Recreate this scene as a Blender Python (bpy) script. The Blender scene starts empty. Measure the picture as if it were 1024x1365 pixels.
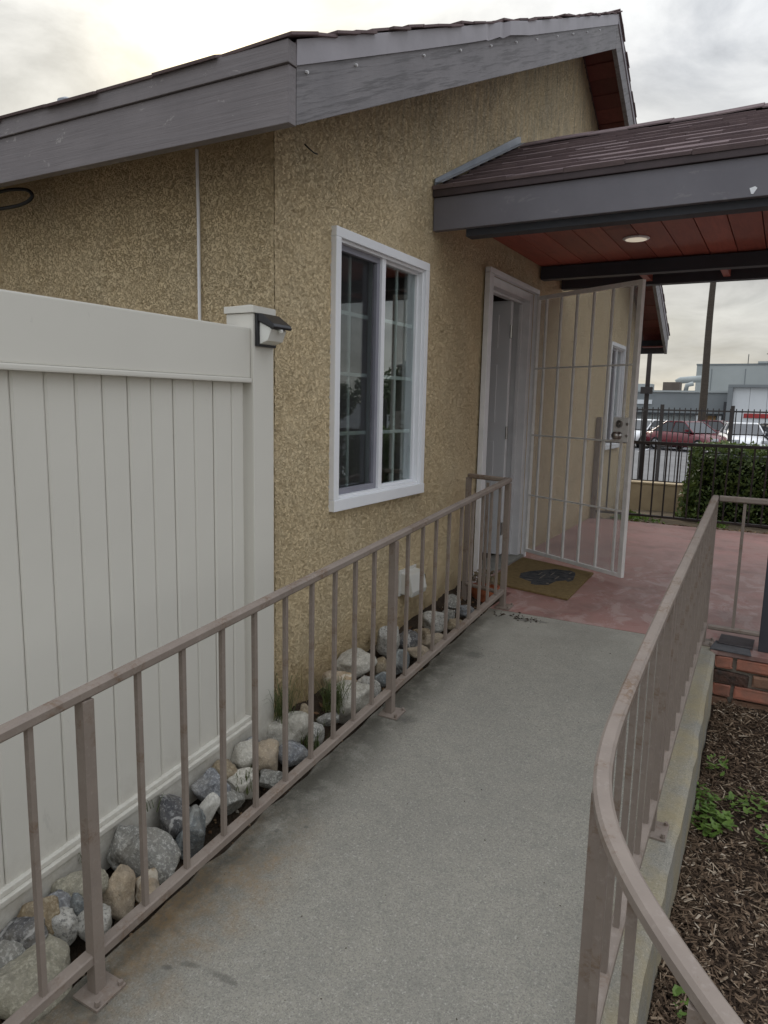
import bpy, bmesh, math, random
import numpy as np
from mathutils import Matrix, Vector
rnd = random.Random(7)
S = bpy.context.scene
COL = S.collection
rad = math.radians

# ------------------------------------------------------------------ camera, world, sun, exposure
cd = bpy.data.cameras.new('camera'); cam = bpy.data.objects.new('camera', cd); COL.objects.link(cam)
CAMP = Vector((1.83, -2.3424, 1.235))
_r = ((0.8716208514608483, 0.4897056854747375, 0.02157389423315022),
      (0.09310854764366891, -0.12219083598935405, -0.9881296463298271),
      (-0.4812565736219634, 0.8632831176467777, -0.15209986565315378))
cam.matrix_world = Matrix(((_r[0][0], -_r[1][0], -_r[2][0], CAMP.x), (_r[0][1], -_r[1][1], -_r[2][1], CAMP.y),
                           (_r[0][2], -_r[1][2], -_r[2][2], CAMP.z), (0, 0, 0, 1)))
cd.sensor_fit = 'VERTICAL'; cd.sensor_height = 24.0; cd.lens = 24.0 * 946.0 / 1365.0
cd.clip_start = 0.02; cd.clip_end = 3000
S.camera = cam

SUN = Vector((-0.6059, 0.6848, 0.4050)).normalized()
W = bpy.data.worlds.new('World'); S.world = W; W.use_nodes = True
nt = W.node_tree; nt.nodes.clear()
def N(t, **k):
    n = nt.nodes.new(t)
    for a, v in k.items(): setattr(n, a, v)
    return n
def lk(a, b): nt.links.new(a, b)
def math_(op, a, b=None, clamp=False):
    n = N('ShaderNodeMath', operation=op, use_clamp=clamp)
    for i, v in enumerate((a, b)):
        if v is None: continue
        if isinstance(v, (int, float)): n.inputs[i].default_value = v
        else: lk(v, n.inputs[i])
    return n.outputs[0]
def mixc(f, a, b, mode='MIX'):
    n = N('ShaderNodeMix', data_type='RGBA', blend_type=mode)
    for i, v in ((0, f), (6, a), (7, b)):
        if isinstance(v, (int, float)): n.inputs[i].default_value = v
        elif isinstance(v, tuple): n.inputs[i].default_value = (*v, 1)
        else: lk(v, n.inputs[i])
    return n.outputs[2]
sky = N('ShaderNodeTexSky', sky_type='NISHITA', sun_disc=False, sun_elevation=rad(23.9), sun_rotation=rad(-41.5), altitude=50, dust_density=2.0)
tc = N('ShaderNodeTexCoord')
sep = N('ShaderNodeSeparateXYZ'); lk(tc.outputs['Generated'], sep.inputs[0])
zz = math_('MAXIMUM', sep.outputs[2], 0.0)
den = math_('ADD', zz, 0.22)
cmb = N('ShaderNodeCombineXYZ')
lk(math_('DIVIDE', sep.outputs[0], den), cmb.inputs[0]); lk(math_('DIVIDE', sep.outputs[1], den), cmb.inputs[1])
n1 = N('ShaderNodeTexNoise'); lk(cmb.outputs[0], n1.inputs['Vector']); n1.inputs['Scale'].default_value = 2.3; n1.inputs['Detail'].default_value = 8; n1.inputs['Roughness'].default_value = .58; n1.inputs['Distortion'].default_value = .5
n2 = N('ShaderNodeTexNoise'); lk(cmb.outputs[0], n2.inputs['Vector']); n2.inputs['Scale'].default_value = 0.75; n2.inputs['Detail'].default_value = 4
dotn = N('ShaderNodeVectorMath', operation='DOT_PRODUCT'); lk(tc.outputs['Generated'], dotn.inputs[0]); dotn.inputs[1].default_value = SUN
dt = math_('MAXIMUM', dotn.outputs['Value'], 0.0)
glow1 = math_('POWER', dt, 230.0); glow2 = math_('POWER', dt, 9.0)
def ramp(fac, pts):
    r = N('ShaderNodeValToRGB'); lk(fac, r.inputs[0])
    e = r.color_ramp.elements
    while len(e) < len(pts): e.new(.5)
    for k, (p, c) in zip(e, pts): k.position = p; k.color = (*c, 1)
    return r.outputs[0]
cl = ramp(n1.outputs[0], [(.32, (.52, .54, .58)), (.44, (.74, .76, .79)), (.55, (.98, .985, .99)), (.68, (1.2, 1.2, 1.18))])
cl = mixc(1.0, cl, (3.6, 3.72, 3.9), 'MULTIPLY')
cie = N('ShaderNodeVectorMath', operation='SCALE'); lk(cl, cie.inputs[0])          # overcast sky: brightness rises with elevation towards the zenith
lk(math_('ADD', .86, math_('MULTIPLY', math_('MULTIPLY', zz, zz), 3.0)), cie.inputs['Scale']); cl = cie.outputs[0]
hz = math_('POWER', math_('SUBTRACT', 1.0, zz), 5.0)
cl = mixc(math_('MULTIPLY', hz, math_('ADD', .5, math_('MULTIPLY', glow2, .6)), True), cl, (5.0, 4.6, 3.6))
cov = ramp(n2.outputs[0], [(.34, (.86, .86, .86)), (.5, (1, 1, 1))])
base = mixc(cov, sky.outputs[0], cl)
def scaled(col, f):
    n = N('ShaderNodeVectorMath', operation='SCALE'); n.inputs[0].default_value = col; lk(f, n.inputs['Scale']); return n.outputs[0]
gl = mixc(1.0, scaled((7.0, 5.6, 2.8), glow1), scaled((.95, .66, .06), glow2), 'ADD')
tot = mixc(1.0, base, gl, 'ADD')
bg = N('ShaderNodeBackground'); lk(tot, bg.inputs[0]); bg.inputs[1].default_value = 0.1
out = N('ShaderNodeOutputWorld'); lk(bg.outputs[0], out.inputs[0])

sl = bpy.data.lights.new('sun', 'SUN'); sl.energy = 1.1; sl.angle = rad(12); sl.color = (1, .93, .80)
so = bpy.data.objects.new('sun', sl); COL.objects.link(so); so.rotation_euler = SUN.to_track_quat('Z', 'Y').to_euler(); so.location = (-20, 22, 14)
S.view_settings.view_transform = 'Standard'; S.view_settings.look = 'None'; S.view_settings.gamma = 1; S.view_settings.exposure = 0.78
S.view_settings.use_curve_mapping = False
S.render.engine = 'CYCLES'; S.cycles.max_bounces = 8; S.cycles.transparent_max_bounces = 16

# ------------------------------------------------------------------ materials
class NT:
    def __init__(s, name):
        s.m = bpy.data.materials.new(name); s.m.use_nodes = True; s.t = s.m.node_tree; s.t.nodes.clear()
        s.out = s.n('ShaderNodeOutputMaterial'); s.b = s.n('ShaderNodeBsdfPrincipled'); s.l(s.b.outputs[0], s.out.inputs[0])
        s.tc = s.n('ShaderNodeTexCoord'); s.co = s.tc.outputs['Object']
    def n(s, t, **k):
        n = s.t.nodes.new(t)
        for a, v in k.items(): setattr(n, a, v)
        return n
    def l(s, a, b): s.t.links.new(a, b)
    def put(s, sock, v):
        if isinstance(v, (int, float)): sock.default_value = v
        elif isinstance(v, tuple): sock.default_value = (*v, 1) if len(v) == 3 and sock.type == 'RGBA' else v
        else: s.l(v, sock)
    def noise(s, scale, detail=5, rough=.55, dist=0, vec=None, stretch=None, w=None):
        n = s.n('ShaderNodeTexNoise'); v = vec or s.co
        if stretch:
            mp = s.n('ShaderNodeMapping'); s.l(v, mp.inputs[0]); mp.inputs['Scale'].default_value = stretch; v = mp.outputs[0]
        s.l(v, n.inputs['Vector']); n.inputs['Scale'].default_value = scale; n.inputs['Detail'].default_value = detail
        n.inputs['Roughness'].default_value = rough; n.inputs['Distortion'].default_value = dist
        return n.outputs[0]
    def vor(s, scale, feature='F1', vec=None, out=0):
        n = s.n('ShaderNodeTexVoronoi', feature=feature); s.l(vec or s.co, n.inputs['Vector']); n.inputs['Scale'].default_value = scale
        return n.outputs[out]
    def ramp(s, f, pts):
        r = s.n('ShaderNodeValToRGB'); s.l(f, r.inputs[0]); e = r.color_ramp.elements
        while len(e) < len(pts): e.new(.5)
        for k, (p, c) in zip(e, pts): k.position = p; k.color = (*c, 1) if isinstance(c, tuple) else (c, c, c, 1)
        return r.outputs[0]
    def mix(s, f, a, b, mode='MIX'):
        n = s.n('ShaderNodeMix', data_type='RGBA', blend_type=mode); s.put(n.inputs[0], f); s.put(n.inputs[6], a); s.put(n.inputs[7], b); return n.outputs[2]
    def math(s, op, a, b=0.0, clamp=False):
        n = s.n('ShaderNodeMath', operation=op, use_clamp=clamp); s.put(n.inputs[0], a); s.put(n.inputs[1], b); return n.outputs[0]
    def smooth(s, v, a, b):
        n = s.n('ShaderNodeMapRange', interpolation_type='SMOOTHSTEP'); s.put(n.inputs[0], v); n.inputs[1].default_value = a; n.inputs[2].default_value = b; return n.outputs[0]
    def xyz(s, vec=None):
        n = s.n('ShaderNodeSeparateXYZ'); s.l(vec or s.co, n.inputs[0]); return n.outputs
    def rand(s):
        return s.n('ShaderNodeObjectInfo').outputs['Random']
    def shifted(s):                                     # object coordinates moved by a per-object amount
        r = s.rand(); n = s.n('ShaderNodeVectorMath', operation='MULTIPLY_ADD'); c = s.n('ShaderNodeCombineXYZ')
        s.l(r, c.inputs[0]); s.l(r, c.inputs[1]); s.l(r, c.inputs[2])
        s.l(c.outputs[0], n.inputs[0]); n.inputs[1].default_value = (37, 53, 71); s.l(s.co, n.inputs[2]); s.co = n.outputs[0]
    def bump(s, h, strength=.4, dist=.004, normal=None):
        n = s.n('ShaderNodeBump'); n.inputs['Strength'].default_value = strength; n.inputs['Distance'].default_value = dist; s.l(h, n.inputs['Height'])
        if normal: s.l(normal, n.inputs['Normal'])
        s.l(n.outputs[0], s.b.inputs['Normal']); return n.outputs[0]
    def fin(s, col, rough=.7, spec=.4, metal=0):
        s.put(s.b.inputs['Base Color'], col); s.put(s.b.inputs['Roughness'], rough); s.put(s.b.inputs['Specular IOR Level'], spec); s.put(s.b.inputs['Metallic'], metal)
        return s.m
def simple(name, c, c2=None, scale=9, rough=.6, spec=.4, bump=.15, bscale=90, bdist=.002, metal=0, vary=0, stretch=None):
    t = NT(name); t.shifted()
    c2 = c2 or tuple(x * .75 for x in c)
    col = t.mix(t.ramp(t.noise(scale, 6, .6, stretch=stretch), [(.35, 0), (.68, 1)]), c, c2)
    if vary:
        r = t.n('ShaderNodeHueSaturation'); t.l(col, r.inputs['Color']); t.put(r.inputs['Value'], t.math('ADD', 1 - vary, t.math('MULTIPLY', t.rand(), 2 * vary))); col = r.outputs[0]
    if bump: t.bump(t.noise(bscale, 4, .6, stretch=stretch), bump, bdist)
    return t.fin(col, rough, spec, metal)

MT = {}
def stucco(name):
    t = NT(name)
    n1 = t.noise(42, 5, .68, .7); n2 = t.noise(4.5, 4, .6); n3 = t.noise(170, 3, .6); n4 = t.noise(80, 4, .65, .4)
    crease = t.smooth(t.math('ABSOLUTE', t.math('SUBTRACT', n1, .47)), 0.0, .030)      # thin creases between trowelled laps
    crease2 = t.smooth(t.math('ABSOLUTE', t.math('SUBTRACT', n4, .45)), 0.0, .035)
    pits = t.smooth(t.noise(85, 3, .6, .8), .30, .40)
    msk = t.ramp(n2, [(.32, .45), (.55, 1)])              # smoother and rougher areas
    h = t.math('MULTIPLY', t.math('ADD', t.math('ADD', t.math('MULTIPLY', crease, .50), t.math('MULTIPLY', crease2, .42)), t.math('MULTIPLY', pits, .45)), msk)
    h = t.math('ADD', h, t.math('SUBTRACT', 1.37, t.math('MULTIPLY', msk, 1.37)))
    h = t.math('ADD', h, t.math('MULTIPLY', n3, .32)); h = t.math('ADD', h, t.math('MULTIPLY', t.noise(24, 4, .6), .45))
    lg = t.noise(1.3, 4, .55)
    col = t.mix(t.ramp(lg, [(.3, 0), (.7, 1)]), (.74, .595, .375), (.64, .515, .325))
    col = t.mix(t.math('MULTIPLY', t.ramp(t.noise(3.5, 4, .6), [(.42, 0), (.7, 1)]), .3), col, (.64, .56, .40))
    # grime splashed up from the ground and rain streaks under the gable
    xz = t.xyz()
    low = t.smooth(t.math('ADD', xz[2], t.math('MULTIPLY', t.noise(5, 4), .35)), .42, .05)
    col = t.mix(t.math('MULTIPLY', low, .55), col, (.30, .195, .085))
    st = t.ramp(t.noise(9, 6, .68, stretch=(1, 2.6, .30)), [(.40, 0), (.64, 1)])
    hi = t.smooth(xz[2], 1.9, 3.2)
    col = t.mix(t.math('MULTIPLY', t.math('MULTIPLY', st, hi), .62), col, (.31, .285, .24))
    t.put(t.b.inputs['Base Color'], col); t.b.inputs['Roughness'].default_value = .92; t.b.inputs['Specular IOR Level'].default_value = .2
    d = t.n('ShaderNodeDisplacement'); d.inputs['Midlevel'].default_value = 1.5; d.inputs['Scale'].default_value = .0132
    t.l(h, d.inputs['Height']); t.l(d.outputs[0], t.out.inputs['Displacement'])
    t.m.displacement_method = 'BOTH'
    return t.m
MT['stucco'] = stucco('stucco')

MT['stucco_plain'] = simple('stucco_core', (.44, .35, .21), None, 6, .95, .2, .6, 90, .004)
def concrete(name):
    t = NT(name); x, y, z = t.xyz()
    a = t.noise(1.4, 5, .6); b = t.noise(220, 3, .7); c = t.noise(14, 5, .65); v = t.vor(130)
    col = t.mix(t.ramp(a, [(.3, 0), (.72, 1)]), (.295, .277, .232), (.235, .222, .19))
    col = t.mix(t.math('MULTIPLY', t.ramp(c, [(.4, 0), (.68, 1)]), .4), col, (.195, .188, .165))
    col = t.mix(t.ramp(b, [(.50, 0), (.62, .65)]), col, (.13, .125, .11))
    col = t.mix(t.ramp(t.noise(85, 4, .7), [(.50, 0), (.66, .5)]), col, (.15, .145, .125))
    col = t.mix(t.ramp(t.noise(150, 2, .6), [(.58, 0), (.70, .55)]), col, (.43, .41, .365))
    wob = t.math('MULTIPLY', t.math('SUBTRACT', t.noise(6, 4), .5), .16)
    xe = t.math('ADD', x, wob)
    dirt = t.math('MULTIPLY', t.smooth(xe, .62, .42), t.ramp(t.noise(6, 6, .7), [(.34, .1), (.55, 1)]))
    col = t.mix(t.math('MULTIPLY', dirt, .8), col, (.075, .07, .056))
    rust = t.math('MULTIPLY', t.math('MULTIPLY', t.smooth(xe, .70, .50), t.smooth(y, -.35, -.75)), t.math('MULTIPLY', t.ramp(t.noise(5.5, 7, .72), [(.42, 0), (.62, 1)]), t.ramp(t.noise(60, 4, .7), [(.32, .25), (.6, 1)])))
    col = t.mix(t.math('MULTIPLY', rust, .55), col, (.25, .15, .06))
    yel = t.math('MULTIPLY', t.smooth(xe, 1.46, 1.6), t.ramp(t.noise(5, 4, .6), [(.4, 0), (.62, 1)]))
    col = t.mix(t.math('MULTIPLY', yel, .5), col, (.34, .27, .13))
    # worn pale strip by the porch, dark oily marks
    pale = t.math('MULTIPLY', t.smooth(y, .9, 1.6), t.ramp(t.noise(2.6, 4), [(.35, .2), (.6, 1)]))
    col = t.mix(t.math('MULTIPLY', pale, .4), col, (.44, .42, .36))
    # black scuff arc low on the ramp, small oil spots
    def blob(cx_, cy_, rx_, ry_, ang_):
        ca, sa = math.cos(ang_), math.sin(ang_); dx = t.math('ADD', t.math('SUBTRACT', x, cx_), t.math('MULTIPLY', wob, .12)); dy = t.math('SUBTRACT', y, cy_)
        u = t.math('ADD', t.math('MULTIPLY', dx, ca / rx_), t.math('MULTIPLY', dy, sa / rx_)); v_ = t.math('ADD', t.math('MULTIPLY', dx, -sa / ry_), t.math('MULTIPLY', dy, ca / ry_))
        return t.smooth(t.math('ADD', t.math('ADD', t.math('MULTIPLY', u, u), t.math('MULTIPLY', v_, v_)), t.math('MULTIPLY', t.noise(45, 5, .75), 2.2)), 2.3, 1.15)
    for bl in ((.571, -1.098, .035, .011, .3), (.68, -1.088, .055, .013, .0), (.52, -1.135, .02, .010, .3), (.505, -1.385, .028, .018, .2), (.47, -1.33, .02, .015, 0), (.60, 1.585, .07, .025, .2), (.70, 1.60, .05, .018, 0), (.525, -.50, .012, .010, 0), (.44, -.563, .013, .012, 0), (.49, .28, .07, .04, .3), (.52, 1.02, .05, .05, 0)):
        col = t.mix(t.math('MULTIPLY', blob(*bl), .48), col, (.06, .056, .05))
    sp = t.ramp(t.noise(3.1, 2, .4, 1.0, stretch=(1, 1, 1)), [(.735, 0), (.76, 1)])
    col = t.mix(t.math('MULTIPLY', sp, .6), col, (.09, .085, .075))
    t.bump(t.math('ADD', b, t.math('MULTIPLY', v, .5)), .5, .003)
    return t.fin(col, .85, .3)
MT['ramp'] = concrete('ramp_concrete')

def porchpaint():
    t = NT('porch_paint'); x, y, z = t.xyz()
    a = t.noise(2.2, 6, .65); b = t.noise(9, 6, .7, .6); f = t.noise(140, 3, .6)
    col = t.mix(t.ramp(a, [(.35, 0), (.65, 1)]), (.36, .18, .155), (.29, .18, .155))
    col = t.mix(t.ramp(b, [(.52, 0), (.68, .7)]), col, (.27, .10, .085))
    worn = t.math('MULTIPLY', t.ramp(t.noise(5.5, 7, .72, .8, stretch=(1, .6, 1)), [(.50, 0), (.58, 1)]), t.smooth(y, 4.6, 2.8))
    col = t.mix(t.math('MULTIPLY', worn, .6), col, (.44, .33, .30))
    col = t.mix(t.math('MULTIPLY', t.ramp(t.noise(2.0, 4), [(.52, 0), (.66, 1)]), .55), col, (.13, .075, .065))
    t.bump(t.math('ADD', b, t.math('MULTIPLY', f, .4)), .3, .003)
    return t.fin(col, t.mix(a, (.42, .42, .42), (.7, .7, .7)), .45)
MT['porch'] = porchpaint()

def railpaint():
    t = NT('rail_paint')
    a = t.noise(7, 6, .65); f = t.noise(60, 5, .65); 
    col = t.mix(t.ramp(a, [(.35, 0), (.7, 1)]), (.245, .202, .170), (.20, .163, .138))
    col = t.mix(t.ramp(f, [(.56, 0), (.72, .45)]), col, (.31, .27, .24))
    r = t.math('MULTIPLY', t.ramp(t.noise(5, 7, .75, .4), [(.52, 0), (.62, 1)]), t.ramp(t.noise(90, 4, .7), [(.42, 0), (.55, 1)]))
    col = t.mix(t.math('MULTIPLY', r, .7), col, (.145, .085, .045))
    t.bump(t.math('ADD', f, r), .35, .0015)
    return t.fin(col, .62, .35)
MT['rail'] = railpaint()

def trimpaint(name, c, c2, grain=0.0, peel=0.0, axis=(1, 1, 1), tilt=0.0):
    t = NT(name)
    if tilt:
        mp = t.n('ShaderNodeMapping'); t.l(t.co, mp.inputs[0]); mp.inputs['Rotation'].default_value = (tilt, 0, 0); t.co = mp.outputs[0]
    a = t.noise(3, 6, .65)
    col = t.mix(t.ramp(a, [(.35, 0), (.7, 1)]), c, c2)
    if grain:
        g = t.noise(9, 7, .7, .15, stretch=axis); col = t.mix(t.math('MULTIPLY', t.ramp(g, [(.5, 0), (.60, 1)]), grain), col, tuple(x * .45 for x in c))
        t.bump(g, .5, .004)
    else: t.bump(t.noise(45, 4), .2, .002)
    if peel:
        p = t.ramp(t.noise(5.5, 7, .75, .7, stretch=(1, 1, 2)), [(.605, 0), (.64, 1)]); col = t.mix(t.math('MULTIPLY', p, peel), col, (.42, .40, .38))
    return t.fin(col, .6, .4)
MT['fascia'] = trimpaint('fascia_paint', (.205, .185, .188), (.165, .148, .152), .22, .5, (.25, 6, 9))
MT['rake'] = trimpaint('rake_paint', (.22, .207, .212), (.165, .156, .163), .75, .0, (5, .35, 7), rad(-24.9))
MT['drip'] = simple('drip_edge_metal', (.33, .31, .335), (.27, .255, .275), 5, .5, .5)
MT['beam'] = trimpaint('beam_paint', (.052, .056, .068), (.04, .042, .05), 0, 0)
MT['porchfascia'] = trimpaint('porch_fascia_paint', (.18, .173, .192), (.15, .144, .162), 0, .15)
MT['dripdark'] = simple('porch_drip_edge', (.075, .055, .058), (.05, .038, .04), 6, .6)

def plankm(name, c, c2):
    t = NT(name); t.shifted(); g = t.noise(3, 7, .7, 1.2, stretch=(9, .9, 9)); k = t.noise(3.2, 4, .6, .8)
    col = t.mix(t.ramp(g, [(.3, 0), (.7, 1)]), c, c2); col = t.mix(t.ramp(k, [(.62, 0), (.74, .7)]), col, tuple(x * .35 for x in c))
    h = t.n('ShaderNodeHueSaturation'); t.l(col, h.inputs['Color']); t.put(h.inputs['Value'], t.math('ADD', .75, t.math('MULTIPLY', t.rand(), .5)))
    t.bump(g, .3, .002); return t.fin(h.outputs[0], .55, .4)
MT['plank'] = plankm('soffit_wood', (.36, .108, .075), (.25, .074, .058))
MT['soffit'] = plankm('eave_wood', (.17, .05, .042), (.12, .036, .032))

def shinglem():
    t = NT('shingle_granules'); t.shifted(); f = t.noise(420, 2, .7); a = t.noise(10, 4)
    col = t.mix(t.ramp(a, [(.3, 0), (.7, 1)]), (.19, .145, .145), (.14, .107, .112))
    col = t.mix(t.ramp(f, [(.5, 0), (.62, .6)]), col, (.22, .17, .165))
    h = t.n('ShaderNodeHueSaturation'); t.l(col, h.inputs['Color']); t.put(h.inputs['Value'], t.math('ADD', .91, t.math('MULTIPLY', t.rand(), .18)))
    t.bump(f, .5, .002); return t.fin(h.outputs[0], 1.0, .04)
MT['shingle'] = shinglem()
MT['oldshingle'] = simple('old_shingle', (.10, .10, .105), (.07, .07, .075), 30, .9, .3, .5, 300)
MT['vinyl_plain'] = simple('vinyl', (.60, .59, .545), (.55, .54, .50), 1.6, .42, .45, .05, 40)
def vinylm():
    t = NT('vinyl_fence'); x, y, z = t.xyz(); a = t.noise(1.6, 5, .6); f = t.noise(26, 6, .7)
    col = t.mix(a, (.67, .65, .585), (.59, .57, .515))
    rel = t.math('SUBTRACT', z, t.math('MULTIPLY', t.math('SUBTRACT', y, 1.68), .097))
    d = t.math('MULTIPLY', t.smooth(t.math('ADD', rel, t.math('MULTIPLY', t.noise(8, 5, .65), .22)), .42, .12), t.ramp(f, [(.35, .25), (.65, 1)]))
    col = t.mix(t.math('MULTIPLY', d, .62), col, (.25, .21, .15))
    sc = t.ramp(t.noise(16, 6, .72, 1.0, stretch=(1, 1, .35)), [(.66, 0), (.70, 1)]); col = t.mix(t.math('MULTIPLY', sc, .22), col, (.36, .35, .32))
    t.bump(t.noise(3.5, 3), .25, .01)
    return t.fin(col, .42, .45)
MT['vinyl'] = vinylm()
MT['white'] = simple('white_vinyl', (.84, .85, .87), (.79, .80, .83), 3, .4, .5, .06, 50)
MT['whitepaint'] = simple('white_paint', (.80, .80, .81), (.70, .70, .71), 6, .5, .45, .2, 60)
MT['door'] = simple('door_paint', (.86, .87, .89), (.82, .83, .85), 2, .45, .45, .05)
MT['whitebar'] = simple('security_door_paint', (.80, .79, .76), (.68, .67, .64), 14, .5, .4, .25, 80)
MT['screenframe'] = simple('screen_frame', (.27, .27, .31), (.23, .23, .27), 5, .5)
MT['muntin'] = simple('muntin', (.62, .66, .65), (.56, .60, .59), 5, .5, .4, 0)
MT['steel'] = simple('nickel', (.48, .46, .43), (.40, .38, .36), 20, .3, .5, .05, metal=1)
MT['black'] = simple('black_plastic', (.016, .016, .02), (.012, .012, .014), 20, .35, .5, .05)
MT['blackiron'] = simple('black_iron', (.022, .02, .02), (.035, .027, .023), 20, .55, .4, .2)
MT['cable'] = simple('cable_rubber', (.014, .014, .015), None, 20, .6)
MT['flash'] = simple('galvanized', (.27, .29, .32), (.21, .225, .25), 7, .45, .5, .1, metal=.3)
MT['dark'] = simple('interior_paint', (.55, .53, .50), None, 2, .8)
MT['floorin'] = simple('interior_floor', (.12, .08, .05), None, 4, .5)
MT['mat'] = simple('coir', (.25, .18, .085), (.18, .128, .06), 30, .95, .1, .8, 320, .006)
MT['matprint'] = simple('mat_print', (.035, .037, .042), (.10, .10, .10), 26, .95, .1, .8, 320, .004)
MT['matpale'] = simple('mat_pale_print', (.26, .235, .20), (.15, .13, .10), 40, .95, .1, .8, 320, .004)
MT['terracotta'] = simple('terracotta', (.40, .13, .06), (.30, .10, .05), 10, .8, .2, .2, 60)
MT['soil'] = simple('soil', (.07, .052, .037), (.04, .03, .022), 12, .95, .1, .9, 70, .02)
MT['mulch'] = simple('mulch_soil', (.060, .042, .030), (.032, .023, .018), 18, .95, .1, 1.0, 60, .02)
MT['yard'] = simple('yard_soil', (.13, .10, .07), (.08, .065, .045), 7, .95, .1, .8, 40, .02)
MT['mortar'] = simple('mortar', (.30, .27, .23), (.20, .175, .145), 14, .95, .2, .8, 90, .006)
MT['brick'] = simple('red_brick', (.34, .135, .09), (.22, .115, .085), 14, .9, .2, .6, 70, .005, vary=.25)
MT['brickdirty'] = simple('dirty_brick', (.24, .135, .09), (.13, .09, .065), 8, .95, .2, .7, 60, .005, vary=.25)
MT['curbc'] = simple('curb_concrete', (.33, .325, .29), (.24, .235, .21), 6, .9, .2, .6, 120, .004)
MT['asphalt'] = simple('asphalt', (.17, .17, .175), (.13, .13, .135), .6, .9, .2, .3, 20, .01)
MT['pavement'] = simple('pavement', (.52, .52, .52), (.43, .43, .435), .5, .9, .2, .3, 20, .01)
MT['gardenwall'] = simple('garden_wall', (.36, .29, .19), (.28, .22, .145), 4, .9, .2, .4, 30, .006)
MT['lens'] = simple('lamp_lens', (.75, .75, .70), (.68, .68, .63), 10, .25, .5, 0)
def emis(name, c, s):
    t = NT(name); t.b.inputs['Emission Color'].default_value = (*c, 1); t.b.inputs['Emission Strength'].default_value = s; return t.fin(c, .5)
MT['lamp'] = emis('lamp_diffuser', (.9, .82, .66), .24)
def leafm(name, c, c2, tr=.25):
    t = NT(name); a = t.n('ShaderNodeTexNoise'); t.l(t.co, a.inputs['Vector']); a.inputs['Scale'].default_value = 9; a.inputs['Detail'].default_value = 3
    g = t.n('ShaderNodeNewGeometry').outputs['Random Per Island']
    col = t.mix(t.math('ADD', t.math('MULTIPLY', a.outputs[0], .4), t.math('MULTIPLY', g, .6)), c, c2)
    t.fin(col, .45, .4)
    tl = t.n('ShaderNodeBsdfTranslucent'); t.l(col, tl.inputs[0]); mx = t.n('ShaderNodeMixShader'); mx.inputs[0].default_value = tr
    t.l(t.b.outputs[0], mx.inputs[1]); t.l(tl.outputs[0], mx.inputs[2]); t.l(mx.outputs[0], t.out.inputs[0]); return t.m
MT['hedge'] = leafm('hedge_leaf', (.03, .055, .02), (.14, .19, .045))
MT['weed'] = leafm('weed_leaf', (.075, .14, .025), (.16, .25, .05))
MT['grass'] = leafm('grass_blade', (.05, .085, .025), (.13, .14, .05))
MT['dry'] = leafm('dry_blade', (.30, .24, .12), (.40, .32, .17))
MT['tree'] = leafm('tree_leaf', (.03, .05, .018), (.08, .11, .03))
MT['succ'] = leafm('succulent_leaf', (.20, .14, .13), (.22, .20, .11), .1)
MT['chips'] = None
def chipsm():
    t = NT('mulch_chip'); g = t.n('ShaderNodeNewGeometry').outputs['Random Per Island']
    col = t.ramp(g, [(0, (.04, .027, .018)), (.5, (.10, .067, .044)), (.8, (.18, .125, .083)), (.93, (.29, .225, .16)), (1, (.42, .35, .27))])
    return t.fin(col, .9, .15)
MT['chips'] = chipsm()
def litterm():
    t = NT('leaf_litter'); g = t.n('ShaderNodeNewGeometry').outputs['Random Per Island']
    col = t.ramp(g, [(0, (.06, .035, .02)), (.5, (.16, .09, .05)), (.85, (.28, .19, .11)), (1, (.4, .36, .3))])
    return t.fin(col, .85, .2)
MT['litter'] = litterm()
def glassm(name, tint=(.88, .92, .91), f0=.17):
    t = NT(name); g = t.n('ShaderNodeNewGeometry'); d = t.n('ShaderNodeVectorMath', operation='DOT_PRODUCT'); t.l(g.outputs['Normal'], d.inputs[0]); t.l(g.outputs['Incoming'], d.inputs[1])
    c = t.math('SUBTRACT', 1.0, t.math('ABSOLUTE', d.outputs['Value']), True); fr = t.math('ADD', f0, t.math('MULTIPLY', t.math('POWER', c, 5.0), 1 - f0))
    tr = t.n('ShaderNodeBsdfTransparent'); tr.inputs[0].default_value = (*tint, 1); gl = t.n('ShaderNodeBsdfGlossy'); gl.inputs['Roughness'].default_value = .01; gl.inputs[0].default_value = (.92, .96, .98, 1)
    mx = t.n('ShaderNodeMixShader'); t.l(fr, mx.inputs[0]); t.l(tr.outputs[0], mx.inputs[1]); t.l(gl.outputs[0], mx.inputs[2]); t.l(mx.outputs[0], t.out.inputs[0]); return t.m
MT['glass'] = glassm('window_glass'); MT['carglass'] = simple('car_glass', (.02, .025, .03), (.025, .03, .035), 3, .05, .8, 0)
def meshm(name, c, op):
    t = NT(name); tr = t.n('ShaderNodeBsdfTransparent'); mx = t.n('ShaderNodeMixShader'); mx.inputs[0].default_value = op
    t.fin(c, .6, .3); t.l(tr.outputs[0], mx.inputs[1]); t.l(t.b.outputs[0], mx.inputs[2]); t.l(mx.outputs[0], t.out.inputs[0]); return t.m
MT['screen'] = meshm('insect_screen', (.05, .05, .055), .16)
MT['perf'] = meshm('perforated_screen', (.50, .50, .50), .26)
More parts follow.
